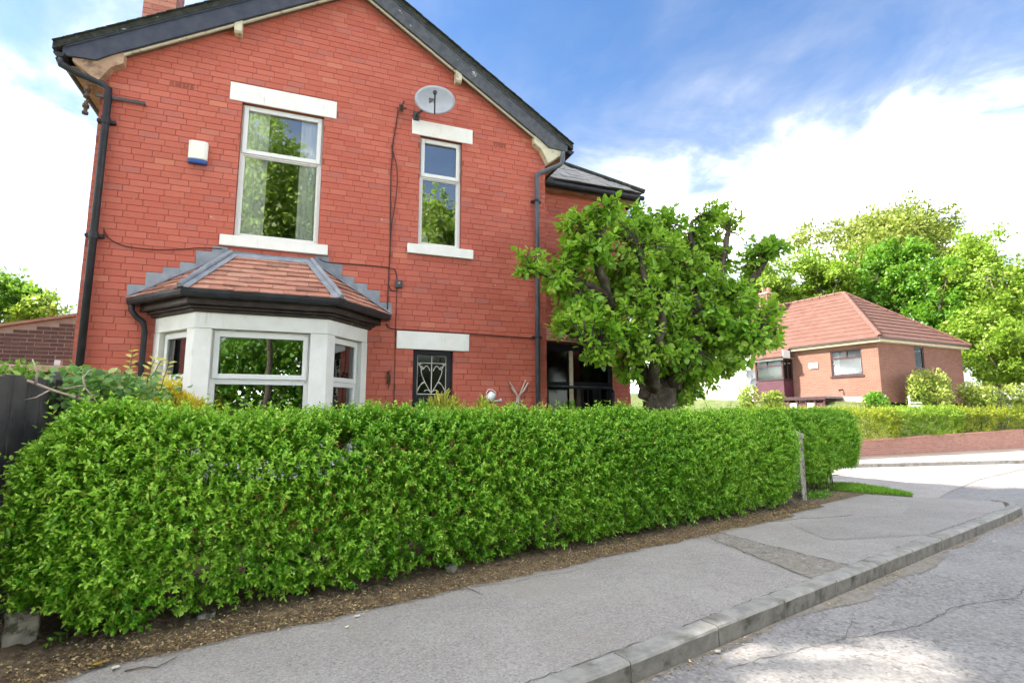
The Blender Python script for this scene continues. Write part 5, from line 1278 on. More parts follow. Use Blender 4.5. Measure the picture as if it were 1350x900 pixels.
# ------------------------------------------------------------------ the fruit tree in the garden
at = thing('fruit_tree', 'gnarled large leaved fruit tree growing behind the hedge right of the house', 'tree', (5.55, 7.6, 0))
tr = MB(); n = 16; path = [(5.60, 7.62, 0), (5.56, 7.62, .5), (5.55, 7.60, .95), (5.53, 7.60, 1.35), (5.56, 7.60, 1.75), (5.60, 7.6, 2.05)]
rad = [.34, .27, .235, .245, .28, .20]; vs_ = []; fs = []; q = random.Random(4); nz2 = 18
for i in range(nz2+1):
    u = i/nz2*(len(path)-1); k = min(int(u), len(path)-2); f = u-k
    p = Vector(path[k]).lerp(Vector(path[k+1]), f); r0 = rad[k]*(1-f)+rad[k+1]*f
    for j in range(24):
        a = 2*pi*j/24; r_ = r0*(1+.10*sin(3*a+i*.25)+.07*sin(5*a-i*.4+1)+.05*sin(9*a+i*.9)) + q.gauss(0, .008)
        vs_.append((p.x+r_*cos(a), p.y+r_*.85*sin(a), p.z+.02*sin(4*a)))
for i in range(nz2):
    for j in range(24): fs.append((i*24+j, i*24+(j+1) % 24, (i+1)*24+(j+1) % 24, (i+1)*24+j))
fs.append([nz2*24+j for j in range(24)])
tr.add(vs_, fs); tr.build('trunk', M['bark'], at, smooth=True)
limbs = [([(5.31,7.60,1.75),(5.18,7.55,2.19),(4.76,7.40,2.65),(4.52,7.30,3.12),(4.29,7.20,3.39),(3.77,7.10,3.50),(3.28,7.00,3.49),(2.93,6.90,3.56)], .13, .028),
 ([(4.52,7.30,3.12),(4.19,7.10,3.66),(4.09,7.00,4.04),(4.16,6.90,4.44),(4.24,6.90,4.72)], .085, .03),
 ([(5.51,7.60,1.85),(5.59,7.60,2.72),(5.82,7.70,3.41),(5.83,7.80,4.13),(5.72,7.80,4.68),(5.87,7.80,5.02)], .12, .028),
 ([(5.72,7.70,3.31),(5.48,7.90,3.84),(5.46,8.00,4.42),(5.54,8.00,4.93)], .085, .03),
 ([(5.82,7.60,1.88),(6.17,7.60,2.68),(6.43,7.50,3.08),(6.70,7.40,3.35),(6.88,7.30,3.62),(7.31,7.20,3.84),(7.49,7.10,4.11),(7.67,7.00,4.40)], .13, .04),
 ([(6.78,7.35,3.45),(6.82,7.40,3.98),(6.95,7.40,4.42),(7.05,7.40,4.78)], .085, .045),
 ([(6.74,7.40,3.90),(6.67,7.70,4.26),(6.61,7.90,4.82),(6.80,8.00,5.17)], .075, .035),
 ([(6.43,7.50,3.08),(6.65,7.20,2.92),(6.85,6.90,2.76),(7.07,6.80,2.66)], .07, .03),
 ([(5.44,7.60,1.95),(4.95,7.30,2.40),(4.41,7.00,2.53),(3.96,6.80,2.43),(3.66,6.70,2.51)], .095, .028),
 ([(5.74,7.60,1.95),(6.33,7.90,2.65),(7.09,8.20,2.57),(7.81,8.40,2.47)], .11, .03),
 ([(5.3,7.4,1.9),(5.1,7.0,2.5),(5.15,6.9,3.1),(4.95,7.0,3.6),(4.98,7.2,4.2)], .11, .03),
 ([(5.7,7.4,2.0),(5.95,7.1,2.6),(6.1,7.15,3.3),(6.05,7.5,4.0)], .10, .03)]
q = random.Random(8)
allpts = []
for pts, ra, rb in limbs:
    P = [Vector(p) for p in pts]; out = []
    for i in range(len(P)-1):
        p0, p1, p2, p3 = P[max(i-1, 0)], P[i], P[i+1], P[min(i+2, len(P)-1)]
        for k in range(4):
            t = k/4; out.append(.5*((2*p1)+(p2-p0)*t+(2*p0-5*p1+4*p2-p3)*t*t+(3*p1-p0-3*p2+p3)*t**3) + Vector((q.gauss(0, .012), q.gauss(0, .012), q.gauss(0, .012))))
    out.append(P[-1]); m_ = len(out)
    MB().tube(out, [(ra+(rb-ra)*(i/(m_-1))**.8)*(1+.10*sin(i*2.1)) for i in range(m_)], 10).build('limb', M['bark'], at, smooth=True)
    allpts += out[m_//3:]
BLOBS = [(2.93,6.90,3.66,0.27),(3.40,7.00,3.39,0.31),(3.62,7.10,3.84,0.31),(3.81,7.10,4.28,0.36),(4.18,6.90,4.59,0.31),(5.25,7.80,4.90,0.34),(3.99,6.90,3.94,0.42),(3.81,7.00,3.07,0.42),(3.97,6.80,2.65,0.42),(4.92,7.40,3.93,0.59),(5.52,7.80,4.62,0.47),(6.02,7.80,4.86,0.43),(5.06,7.20,3.26,0.63),(5.99,7.60,3.95,0.63),(5.95,7.40,3.10,0.64),(6.62,7.50,3.43,0.56),(6.61,7.10,2.94,0.53),(6.84,6.90,2.63,0.40),(7.28,7.00,3.19,0.36),(7.02,7.20,3.41,0.42),(6.93,7.90,4.83,0.36),(7.17,7.80,5.27,0.33),(7.09,7.40,4.97,0.27),(7.68,7.00,4.45,0.26),(7.42,7.10,4.35,0.29),(7.31,7.30,4.14,0.24),(6.93,7.70,4.28,0.38),(6.64,8.00,4.48,0.44),(4.75,7.00,2.60,0.44),(5.54,7.30,2.45,0.45),(6.57,7.60,2.60,0.51),(6.37,7.90,2.00,0.41),(3.94,6.80,2.32,0.20),(4.64,7.10,2.11,0.21),(7.63,8.20,2.45,0.35),(4.72,7.40,4.56,0.36),(3.39,7.00,2.82,0.17),(5.60,7.15,2.75,0.40),(5.25,7.00,2.45,0.28),(6.25,7.45,2.15,0.36),(6.10,7.70,1.75,0.30),(3.65,6.85,2.85,0.30),(4.35,6.95,2.85,0.36),(6.35,7.25,3.75,0.40),(5.45,7.30,4.25,0.38),(7.35,6.95,2.80,0.28),(4.93,7.90,3.66,0.58),(6.20,8.30,4.29,0.63)]
tw = MB(); LP, LD, LN, LT = [], [], [], []
ap_ = np.array([tuple(p) for p in allpts])
for bx, by, bz, r_ in BLOBS:
    c_ = np.array([bx, by, bz]); root_ = ap_[np.argmin(np.linalg.norm(ap_-c_, axis=1))]
    nb = max(9, int(225*r_**1.75)); btone = q.gauss(0, .10)
    for i in range(nb):
        e = c_ + unit(nr.normal(size=3))*r_*1.12*nr.random()**.5*np.array([1, 1, .9])
        mid = root_*.45 + e*.55 + nr.normal(0, .05, 3)
        tw.tube([tuple(root_), tuple(mid), tuple(e)], [.014, .009, .004], 4, caps=False)
        d = unit(e-mid); k = nr.integers(7, 12)
        for j in range(k):                                      # rosette of leaves round the shoot end
            f = j/k; p = e - d*(.16*(1-f)); a = j*2.4 + nr.uniform(0, .6)
            u = unit(np.cross(d, [0.3, .2, 1])); v = np.cross(d, u)
            out = u*cos(a) + v*sin(a)
            LP.append(p + out*.015); LD.append(out*(1.0-.35*f) + d*(.25+.7*f) + np.array([0, 0, .05-.25*(1-f)]) + nr.normal(0, .18, 3))
            LN.append(d*.8 + np.array([0, 0, .75]) + nr.normal(0, .3, 3)); LT.append(.55 + btone + .24*f + nr.normal(0, .22))
tw.build('twigs', M['bark'], at)
LP, LD, LN, LT = np.array(LP), unit(np.array(LD)), unit(np.array(LN)), np.clip(np.array(LT), 0, 1)
n = len(LP); LLn = nr.uniform(.085, .148, n)*(1-.25*(LT > .75)); LWd = LLn*nr.uniform(.60, .76, n)
# the 300 leaves that show largest are single leaves
sc_ = np.array([in_view(p) for p in LP])*LLn**2*np.abs((LN*unit(LP-np.array([0, 0, 1.5]))).sum(1))
sc_ *= np.where((LP*np.array([.358, .934, 0])).sum(1) < (np.array([5.2, 7.35, 0])*np.array([.358, .934, 0])).sum()+.3*(LP[:, 0]-5.2)*.358, 1, .01)
order = np.argsort(-sc_); pick = order[:300]; mask_ = np.ones(n, bool); mask_[pick] = False
leaves('foliage', LP[mask_], LD[mask_], LN[mask_], LLn[mask_], LWd[mask_], LT[mask_], M['appleleaf'], at, 'stuff', fold=.14, droop=.14)
lv = []
for i in range(4):
    vv = []; w = (.62, .66, .72, .68)[i]; ks = 6
    prof = [0, .30, .46, .50, .42, .24, 0]
    for k in range(ks+1):
        u = k/ks; hw = prof[k]*w
        zc_ = -.10*u*u*(1+.3*i) ; vv += [(u, hw, zc_+.12*hw), (u, 0, zc_), (u, -hw, zc_+.12*hw)]
    ff = [(k*3+j, (k+1)*3+j, (k+1)*3+j+1, k*3+j+1) for k in range(ks) for j in (0, 1)]
    o = MB().add(vv, [f[::-1] for f in ff]).build('leaf', M['appleleaf_one'], smooth=True); lv.append(o.data); bpy.data.objects.remove(o)
atinv = world_loc(at).inverted()
for c_, i in enumerate(pick):
    d = Vector(LD[i]).normalized(); s__ = d.cross(Vector(LN[i])).normalized(); u = s__.cross(d)
    m_ = Matrix((d, s__, u)).transposed().to_4x4(); m_.translation = Vector(LP[i])
    o = bpy.data.objects.new('leaf', lv[c_ % 4]); COL.objects.link(o); o.parent = at
    o.matrix_local = atinv @ m_ @ Matrix.Scale(float(LLn[i]), 4)

# ------------------------------------------------------------------ outbuilding and coping behind the left of the house
ob = thing('outbuilding', 'low dark brown brick outbuilding with pale mortar behind the left corner of the house', 'outbuilding', (-5, 12.4, 0))
def ob_top(x): return 3.06 + (x+5.26)*.245
mb = MB(); mb.prism([(-9, 12.42, 0), (-3.2, 12.42, 0), (-3.2, 12.42, ob_top(-3.2)), (-9, 12.42, ob_top(-9))], (0, 3.2, 0)); obw = mb.build('wall', M['palemortar'], ob)
bm_ = []; q = random.Random(55)
mv = []
for i in range(3):
    m2 = MB(); m2.box(-.104, .104, 0, .03, -.030, .030); o = m2.build('brick', M['darkbrick']); mv.append(o.data); bpy.data.objects.remove(o)
iw = world_loc(obw).inverted(); rest = MB()
for c_ in range(0, 46):
    z = c_*.076+.038; x = -8.9 + (.1125 if c_ % 2 else 0)
    while x < -3.3:
        if z+.04 < ob_top(x-.11)-.05:
            if z > 2.2 and x > -5.6:
                o = bpy.data.objects.new('brick', mv[q.randint(0, 2)]); COL.objects.link(o); o.parent = obw; o.location = iw @ Vector((x+q.gauss(0, .002), 12.408+q.gauss(0, .002), z))
            else: rest.box(x-.108, x+.108, 12.408, 12.43, z-.033, z+.033)
        x += .225
rest.build('brick', M['darkbrick'], obw, kind='stuff')
mb = MB(); mb.prism([(-9.1, 12.33, ob_top(-9.1)), (-3.1, 12.33, ob_top(-3.1)), (-3.1, 12.33, ob_top(-3.1)+.05), (-9.1, 12.33, ob_top(-9.1)+.05)], (0, 3.4, 0)); mb.build('roof', M['tile'], ob)
gw = thing('garden_wall', 'low wall with a pale pink coping board beside the left corner of the house', 'wall', (-4.5, 9.7, 0))
MB().box(-9, -2.85, 9.65, 9.8, 0, 2.09).build('wall', M['darkbrick'], gw)
for i in range(7): MB().box(-9+.88*i+.004, -9+.88*(i+1)-.004, 9.58, 9.85, 2.092, 2.19).build('coping', M['pinkwood'], gw, bevel=.008)
MB().box(-3.42, -3.34, 9.62, 9.70, 2.192, 2.27).build('finial', M['whitepaint'], gw, bevel=.01)

# ------------------------------------------------------------------ the bungalow across the side road
TH = R(5); BZ = 2.0
bg_ = thing('bungalow', 'orange brick bungalow with a hipped pink tiled roof across the side road', 'bungalow', (23.9, 16.5, 0), TH)
def bx(name, mat, *boxes, parent=None, bevel=0, kind=None, label=None):
    mb = MB()
    for b in boxes: mb.box(*b)
    return mb.build(name, mat, parent or bg_, local=True, bevel=bevel, kind=kind, label=label)
EV = 4.80; BWD, BLN = 7.0, 15.0
# walls with window openings (local x along the shaded side, y along the sunlit front)
def wall_holes(name, mat, axis, a0, a1, z0, z1, holes):
    mb = MB(); xs_ = sorted({a0, a1} | {h[0] for h in holes} | {h[1] for h in holes}); zs_ = sorted({z0, z1} | {h[2] for h in holes} | {h[3] for h in holes})
    P = (lambda a, z, d=0: (d, a, z)) if axis == 'y' else (lambda a, z, d=0: (a, d, z))
    for i in range(len(xs_)-1):
        for j in range(len(zs_)-1):
            am, zm = (xs_[i]+xs_[i+1])/2, (zs_[j]+zs_[j+1])/2
            if any(h[0] < am < h[1] and h[2] < zm < h[3] for h in holes): continue
            mb.poly([P(xs_[i], zs_[j]), P(xs_[i+1], zs_[j]), P(xs_[i+1], zs_[j+1]), P(xs_[i], zs_[j+1])])
    for h in holes:
        c4 = [(h[0], h[2]), (h[1], h[2]), (h[1], h[3]), (h[0], h[3])]
        for k in range(4): a, b = c4[k], c4[(k+1) % 4]; mb.poly([P(*a), P(*b), P(*b, .12), P(*a, .12)])
    return mb.build(name, mat, bg_, local=True)
W1 = (.74, 2.22, 3.26, 4.48); W2 = (2.84, 3.62, 3.60, 4.64)
wall_holes('front_wall', M['bung_front'], 'y', 0, 4.4, 2.28, EV, [W1])
wall_holes('side_wall', M['bung_side'], 'x', 0, BWD, 2.0, EV, [W2])
bx('back_wall', M['bung_side'], (BWD-.05, BWD, .01, BLN, 1.0, EV), (.01, BWD-.06, BLN-.05, BLN, 1.0, EV))
bx('plinth', M['plinth'], (-.02, .05, -.01, 4.25, 2.02, 2.279)); bx('base_wall', M['bung_front'], (0, .05, 0, 6.3, .6, 2.018))
bx('rendered_wall', M['whitewall'], (-.02, .10, 6.75, BLN, .6, EV)); bx('brick_pier', M['bung_front'], (-.12, .10, 6.02, 6.70, .6, EV))
bx('inner_room', M['leather'], (2.4, 2.5, .1, 6, 1, 4.7), (2.6, 4.5, 1.4, 1.5, 1, 4.7))  # dark colour stands in for the unlit depth of the room
# front window: casement frame, mullion, transom, sill
def bung_window(axis, h, trans, mull, curtain):
    a0, a1, z0, z1 = h; f = MB()
    def b(p0, p1, d0, d1, q0, q1): f.box(d0, d1, p0, p1, q0, q1) if axis == 'y' else f.box(p0, p1, d0, d1, q0, q1)
    b(a0, a0+.07, .03, .09, z0, z1); b(a1-.07, a1, .03, .09, z0, z1); b(a0+.07, a1-.07, .03, .09, z1-.07, z1); b(a0+.07, a1-.07, .03, .09, z0, z0+.07)
    if trans: b(a0+.07, a1-.07, .028, .09, trans-.04, trans+.04)
    if mull: b((a0+a1)/2-.04, (a0+a1)/2+.04, .026, .09, trans+.04, z1-.07)
    o = f.build('window', M['brownframe'], bg_, local=True)
    s_ = MB(); s_.box(-.05, .02, a0-.06, a1+.06, z0-.07, z0) if axis == 'y' else s_.box(a0-.04, a1+.04, -.04, .02, z0-.07, z0); s_.build('sill', M['brownframe'], o, local=True)
    p = MB(); p.box(.055, .06, a0+.07, a1-.07, z0+.07, z1-.07) if axis == 'y' else p.box(a0+.07, a1-.07, .055, .06, z0+.07, z1-.07); p.build('pane', M['farglass'], o, local=True)
    if curtain:
        c_ = MB()
        for u0, u1 in curtain: c_.box(.22, .24, u0, u1, z0+.05, z1-.05) if axis == 'y' else c_.box(u0, u1, .22, .24, z0+.05, z1-.05)
        c_.build('curtain', M['curtain'], o, local=True)
    return o
w_ = bung_window('y', W1, 4.10, True, [(1.95, 2.15)])
for k in range(5): MB().box(.12, .16, 1.05+.11*k, 1.10+.11*k, 3.34, 3.46+.05*(k % 2)).build('ornament', M['yellowfascia'], w_, local=True)
bung_window('x', W2, None, False, [(2.92, 3.2)])
# square bay with plum cladding
BP = -.72; ba, bb_ = 4.30, 5.95
bx('bay', M['plum'], (BP+.01, -.002, ba+.01, bb_-.01, 2.2, 3.18), (BP+.06, -.002, ba+.06, bb_-.06, 3.18, 3.20))
bay_b = [o for o in bg_.children if o.name.startswith('bay')][0]
mb = MB()
for k in range(9):
    z = 2.24+.104*k; 
    mb.prism([(BP, ba, z), (BP-.012, ba, z+.004), (BP, ba, z+.10)], (0, bb_-ba, 0)); mb.prism([(BP+.012, ba, z), (BP+.012, ba-.012, z+.004), (BP+.012, ba, z+.10)], (-BP-.02, 0, 0))
mb.build('cladding_plank', M['plum'], bay_b, local=True, kind='stuff')
mb = MB(); mb.box(BP-.02, BP+.05, ba-.02, bb_+.02, 3.20, 3.26); mb.box(BP-.02, BP+.05, ba-.02, ba+.07, 3.26, 4.32); mb.box(BP-.02, BP+.05, bb_-.07, bb_+.02, 3.26, 4.32); mb.box(BP-.02, BP+.05, ba+.07, bb_-.07, 4.24, 4.32)
mb.box(BP-.01, BP+.05, ba+.07, bb_-.07, 3.93, 4.0); mb.box(BP-.01, BP+.05, 5.2, 5.27, 4.0, 4.24); mb.box(BP+.051, 0, ba-.02, ba+.05, 3.20, 3.26); mb.box(BP+.051, 0, ba-.02, ba+.05, 4.24, 4.32); mb.box(-.08, 0, ba-.02, ba+.05, 3.26, 4.24); mb.box(-.40, -.34, ba-.02, ba+.05, 3.26, 4.24)
mb.build('window_frame', M['brownframe'], bay_b, local=True)
MB().box(BP+.02, BP+.025, ba+.07, bb_-.07, 3.26, 4.24).box(BP+.06, -.09, ba+.015, ba+.02, 3.26, 4.24).build('pane', M['farglass'], bay_b, local=True)
MB().box(BP+.10, BP+.12, ba+.12, bb_-.1, 3.26, 3.92).build('blind', M['yellowfascia'], bay_b, local=True); MB().box(BP+.2, BP+.22, ba+.12, bb_-.1, 3.98, 4.24).box(-.3, -.28, ba+.1, ba+.12, 3.3, 4.2).build('curtain', M['curtain'], bay_b, local=True)
# roof: stepped courses of concrete tiles on three slopes
SLP = .816; RUN = BWD/2+.3; RZ = EV+.05
rf = MB(); G_ = .30; n = int(RUN/G_)+1
def course(P_):                        # P_: quad lower-left, lower-right, upper-right, upper-left with lift
    rf.prism(P_, (0, 0, -.03))
for i in range(-2, n):
    t0, t1 = i*G_, min(RUN, (i+1.15)*G_); z0, z1 = RZ+SLP*t0+.06, RZ+SLP*t1+.012
    if t0 >= RUN: continue
    if i >= 0:
        course([(-.3+t0, -.3+t0, z0), (-.3+t1, -.3+t1, z1), (-.3+t1, BLN, z1), (-.3+t0, BLN, z0)])
        course([(-.3+t0, -.3+t0, z0), (BWD+.3-t0, -.3+t0, z0), (BWD+.3-t1, -.3+t1, z1), (-.3+t1, -.3+t1, z1)])
        course([(BWD+.3-t0, -.3+t0, z0), (BWD+.3-t0, BLN, z0), (BWD+.3-t1, BLN, z1), (BWD+.3-t1, -.3+t1, z1)])
    else: course([(-.3+t0, 4.15, z0), (-.3+t1, 4.15, z1), (-.3+t1, 6.2, z1), (-.3+t0, 6.2, z0)])
rfo = rf.build('roof', M['rooftile'], bg_, local=True)
apx = (BWD/2, BWD/2, RZ+SLP*RUN+.04)
def ridge_run(a, b, name, k_):
    a, b = Vector(a), Vector(b)
    for i in range(k_):
        p, r_ = a.lerp(b, i/k_+.002), a.lerp(b, (i+1)/k_-.002); MB().tube([p, r_], .105, 8).build(name, M['ridgetile'], rfo, local=True)
ridge_run((-.3, -.3, RZ+.04), apx, 'hip_tile', 14); ridge_run((BWD+.3, -.3, RZ+.04), apx, 'hip_tile', 14); ridge_run(apx, (BWD/2, BLN, apx[2]), 'ridge_tile', 26)
bx('fascia', M['yellowfascia'], (-.27, -.24, -.27, 4.14, EV-.12, EV+.04), (-.239, BWD+.24, -.27, -.24, EV-.12, EV+.04), parent=rfo)
bx('soffit', M['whitepaint'], (-.239, -.001, -.239, 4.14, EV-.121, EV-.10), (.0, BWD, -.239, -.001, EV-.121, EV-.10), parent=rfo)
bx('gutter', M['leather'], (-.36, -.275, -.36, 4.14, EV+.0, EV+.075), (-.274, BWD+.33, -.36, -.275, EV+.0, EV+.075), (-.98, -.90, 4.12, 6.2, RZ-SLP*.6-.06, RZ-SLP*.6), parent=rfo)
bx('bay_fascia', M['whitepaint'], (-.895, -.86, 4.14, 6.2, 4.22, 4.36), (-.86, -.31, 4.14, 4.17, 4.34, 4.72), (-.855, -.01, 4.175, 6.18, 4.325, 4.34), parent=rfo)
ch_ = bx('chimney', M['bung_front'], (2.0, 2.7, 7.1, 7.7, 6.4, 8.55)); bx('chimney_cap', M['plinth'], (1.94, 2.76, 7.04, 7.76, 8.552, 8.64), parent=ch_)
for yy in (7.25, 7.55): MB().tube([(2.35, yy, 8.64), (2.35, yy, 8.95)], [.12, .10], 10).build('pot', M['tile'], ch_, local=True)
ae = MB().tube([(2.1, 7.4, 8.6), (2.1, 7.4, 9.9)], .02, 6).build('aerial', M['dullmetal'], ch_, local=True)
bx('vent', M['whitepaint'], (-.06, -.001, 2.86, 3.34, 3.72, 4.0), bevel=.02)
lampo = MB().tube([(-.001, 1.75, 2.62), (-.12, 1.75, 2.62), (-.2, 1.8, 2.58)], [.03, .025, .05], 8).build('wall_lamp', M['black'], bg_, local=True)
# flat roofed lean-to in front of the bungalow
pc = thing('lean_to', 'low plum and white lean-to with a flat grey roof in front of the bungalow', 'lean-to', (23.9, 16.5, 0), TH)
def bp(name, mat, *bs):
    mb = MB()
    for b in bs: mb.box(*b)
    return mb.build(name, mat, pc, local=True)
bp('roof', M['lead'], (-1.35, -.05, 1.75, 4.2, 2.20, 2.29)); bp('fascia', M['brownframe'], (-1.38, -1.352, 1.72, 4.22, 2.14, 2.285))
for k in range(6): bp('post', M['plum'], (-1.3, -1.22, 1.8+.46*k, 1.88+.46*k, .8, 2.139))
for k in range(5): bp('panel', M['whitepaint'] if k % 2 else M['plum'], (-1.27, -1.24, 1.883+.46*k, 2.255+.46*k, .8, 2.0))
# two grey dishes on a pole by the pier
for nm, lb, yy, xx, zz_ in (('satellite_dish', 'small upper grey satellite dish by the brick pier of the bungalow', 6.6, -.30, 3.62), ('satellite_dish', 'small lower grey satellite dish on a bent arm by the brick pier of the bungalow', 6.2, -.50, 3.14)):
    p = Matrix.Translation((23.9, 16.5, 0)) @ Matrix.Rotation(TH, 4, 'Z') @ Vector((xx, yy, zz_))
    t = thing(nm, lb, 'satellite dish', p, group='dishes by the bungalow pier')
    n_ = Vector((-.6, -.75, .2)).normalized(); r__ = n_.cross(Vector((0, 0, 1))).normalized(); u__ = r__.cross(n_)
    dish(MB(), p, n_, r__, u__, .30, .32, .05).build('reflector', M['dish'], t, smooth=True)
    MB().tube([p-u__*.3, p+n_*.3-u__*.12], .018, 6).build('arm', M['black'], t); MB().tube([p-n_*.05, p+Vector((.25, .05, -.1))], .03, 6).build('bracket', M['dullmetal'], t)

# low brick wall and golden hedge on the far side
wa, wb_ = Vector((14, 13.48)), Vector((30, 14.54)); wd = (wb_-wa).normalized(); wang = atan2(wd.y, wd.x)
lwz = thing('garden_wall', 'low pinkish brick retaining wall below the golden hedge across the side road', 'wall', (14, 13.48, 0), wang)
Lw = (wb_-wa).length
mb = MB(); mb.prism([(0, 0, -.2), (Lw, 0, -.2), (Lw, 0, .76), (5.2, 0, .52), (0, 0, .46)], (0, .22, 0)); mb.build('wall', M['wall_far'], lwz, local=True)
k = 34
for i in range(k):
    a, b = Lw*i/k+.004, Lw*(i+1)/k-.004; z = lambda x: .46+.0115*x if x < 5.2 else .52+.0222*(x-5.2)
    MB().prism([(a, -.02, z(a)+.003), (b, -.02, z(b)+.003), (b, -.02, z(b)+.06), (a, -.02, z(a)+.06)], (0, .26, 0)).build('coping_brick', M['tile'], lwz, local=True)
def wl(s_, t_): n_ = Vector((-wd.y, wd.x)); p = wa + wd*s_ + n_*t_; return p
SU0, SN0 = SU, SN
def far_hedge(label, s0, s1, t0, thick, zb, zt, n, seed, mat, group):
    global SU, SN
    c_ = wl((s0+s1)/2, t0+thick/2); h = thing('golden_hedge', label, 'hedge', (c_.x, c_.y, 0), group=group)
    SU, SN = (wd.x, wd.y), (-wd.y, wd.x)
    o0 = SU[0]*wa.x + SU[1]*wa.y; o1 = SN[0]*wa.x + SN[1]*wa.y
    build_hedge(h, 'foliage', s0+o0, s1+o0, hedge_section(t0+o1, thick, zb, zt, .08), n, seed, mat, leafL=.085, pairs=(3, 5), simple=True, gap=.05, end_r=.5, zmin=zb-.05, lump=.07)
    hedge_stems(h, s0+o0, s1+o0, t0+o1+thick/2, zt-.1, 24, seed+1); SU, SN = SU0, SN0
HG = 'clipped hedges above the low wall'
far_hedge('olive golden clipped hedge standing nearest the short green hedge block', 0, 7.0, .05, 1.1, .42, 1.56, 2300, 61, M['hedgeleaf_far'], HG)
M['hedgeleaf_far2'] = leafmat('bright_lime_privet_leaf', (.09, .20, .015), (.20, .36, .03), (.40, .50, .07), .3)
far_hedge('bright lime green part of the clipped hedge above the low wall', 6.8, 11.4, .02, 1.1, .55, 1.62, 1700, 63, M['hedgeleaf_far2'], HG)
far_hedge('dull golden clipped hedge at the right edge above the low wall', 11.3, 17, .08, 1.0, .62, 1.64, 1600, 65, M['hedgeleaf_far'], HG)

# garden shrubs behind the far hedge, each its own plant
def shrub(label, c_, r_, n, mat, seed, LL_=(.10, .18), flowers=0, up=.3, name='shrub', group='shrubs beside the bungalow'):
    g = np.random.default_rng(seed); t = thing(name, label, 'shrub', (c_[0], c_[1], terrain(c_[0], c_[1])), group=group)
    lob = 9; lc = np.array(c_) + unit(g.normal(size=(lob, 3)))*np.array(r_)*.55; lr = g.uniform(.38, .6, lob); k = g.integers(0, lob, n)
    dirs = unit(g.normal(size=(n, 3)) + np.array([0, 0, .2])); P = lc[k] + dirs*(g.random(n)[:, None]**.35)*np.array(r_)*lr[k][:, None]
    tone = np.clip(.45 + .2*dirs[:, 2] + g.normal(0, .18, n), 0, 1)
    L = g.uniform(*LL_, n)
    leaves('foliage', P, unit(dirs*.8 + np.array([0, 0, up]) + g.normal(0, .5, (n, 3))), unit(dirs + np.array([0, 0, .6]) + g.normal(0, .4, (n, 3))), L, L*g.uniform(.45, .65, n), tone, mat, t, 'stuff', simple=True)
    if flowers:
        m_ = flowers; k = g.integers(0, lob, m_); d = unit(g.normal(size=(m_, 3)) + np.array([-.2, -.5, .2])); F = lc[k] + d*np.array(r_)*lr[k][:, None]*1.02
        F = np.repeat(F, 9, 0) + g.normal(0, .05, (m_*9, 3)); m9 = len(F)
        leaves('blossom', F, unit(g.normal(size=(m9, 3))), unit(g.normal(size=(m9, 3))), g.uniform(.05, .09, m9), g.uniform(.05, .08, m9), g.random(m9), M['whiteflower'], t, 'stuff', simple=True)
    mb = MB()
    for i in range(6): mb.tube([(c_[0]+.05*cos(i), c_[1]+.05*sin(i), terrain(c_[0], c_[1])), tuple(np.array(c_)*.4+lc[i]*.6), tuple(lc[i])], [.03, .02, .01], 5)
    mb.build('stems', M['twig'], t); return t
def along(px_u, depth, z):             # helper used when the garden was laid out: bearing tangent, distance, height
    x = px_u*depth; return (x*.934+depth*.358, -x*.358+depth*.934, z)
M['shrubmix'] = leafmat('pale_yellow_green_leaf', (.18, .28, .04), (.36, .44, .08), (.58, .56, .18), .4)
shrub('tall upright yellow green shrub in front of the shaded side of the bungalow', along(.775, 23.9, 2.4), (1.25, .7, 1.05), 2600, M['shrubmix'], 71, up=.9)
shrub('rounded pale green shrub right of the tallest shrub behind the hedge', along(.865, 24.9, 2.25), (1.2, .7, .72), 1900, M['shrubmix'], 72)
shrub('white flowering shrub at the right edge behind the hedge', along(.945, 25.8, 2.3), (1.25, .7, .82), 1700, M['shrubmix'], 73, flowers=75)
shrub('small dull green bush at the foot of the bungalow corner', along(.675, 23.0, 2.0), (.6, .5, .42), 700, M['treegreen'], 74)
shrub('yellow green bush below the bay of the bungalow', along(.485, 23.0, 1.95), (.75, .5, .5), 900, M['shrubmix'], 75)
shrub('pale bush beside the brick pier of the bungalow', along(.435, 22.8, 2.0), (.5, .4, .7), 700, M['shrubmix'], 76)
# white slatted garden bench
bn = along(.738, 24.0, 0); bz = 1.42
be = thing('garden_bench', 'white slatted garden bench between the bungalow corner and the tall shrub', 'bench', (bn[0], bn[1], bz), .4)
for z in (.38, .56, .68, .80): MB().box(-.40, .40, -.03 if z > .5 else -.40, .0, z, z+.075).build('slat', M['whitepaint'], be, local=True)
for x in (-.38, .32): MB().box(x, x+.06, .001, .05, 0, .86).box(x, x+.06, -.42, -.36, 0, .38).box(x, x+.06, -.42, .0, .52, .56).build('leg', M['whitepaint'], be, local=True)

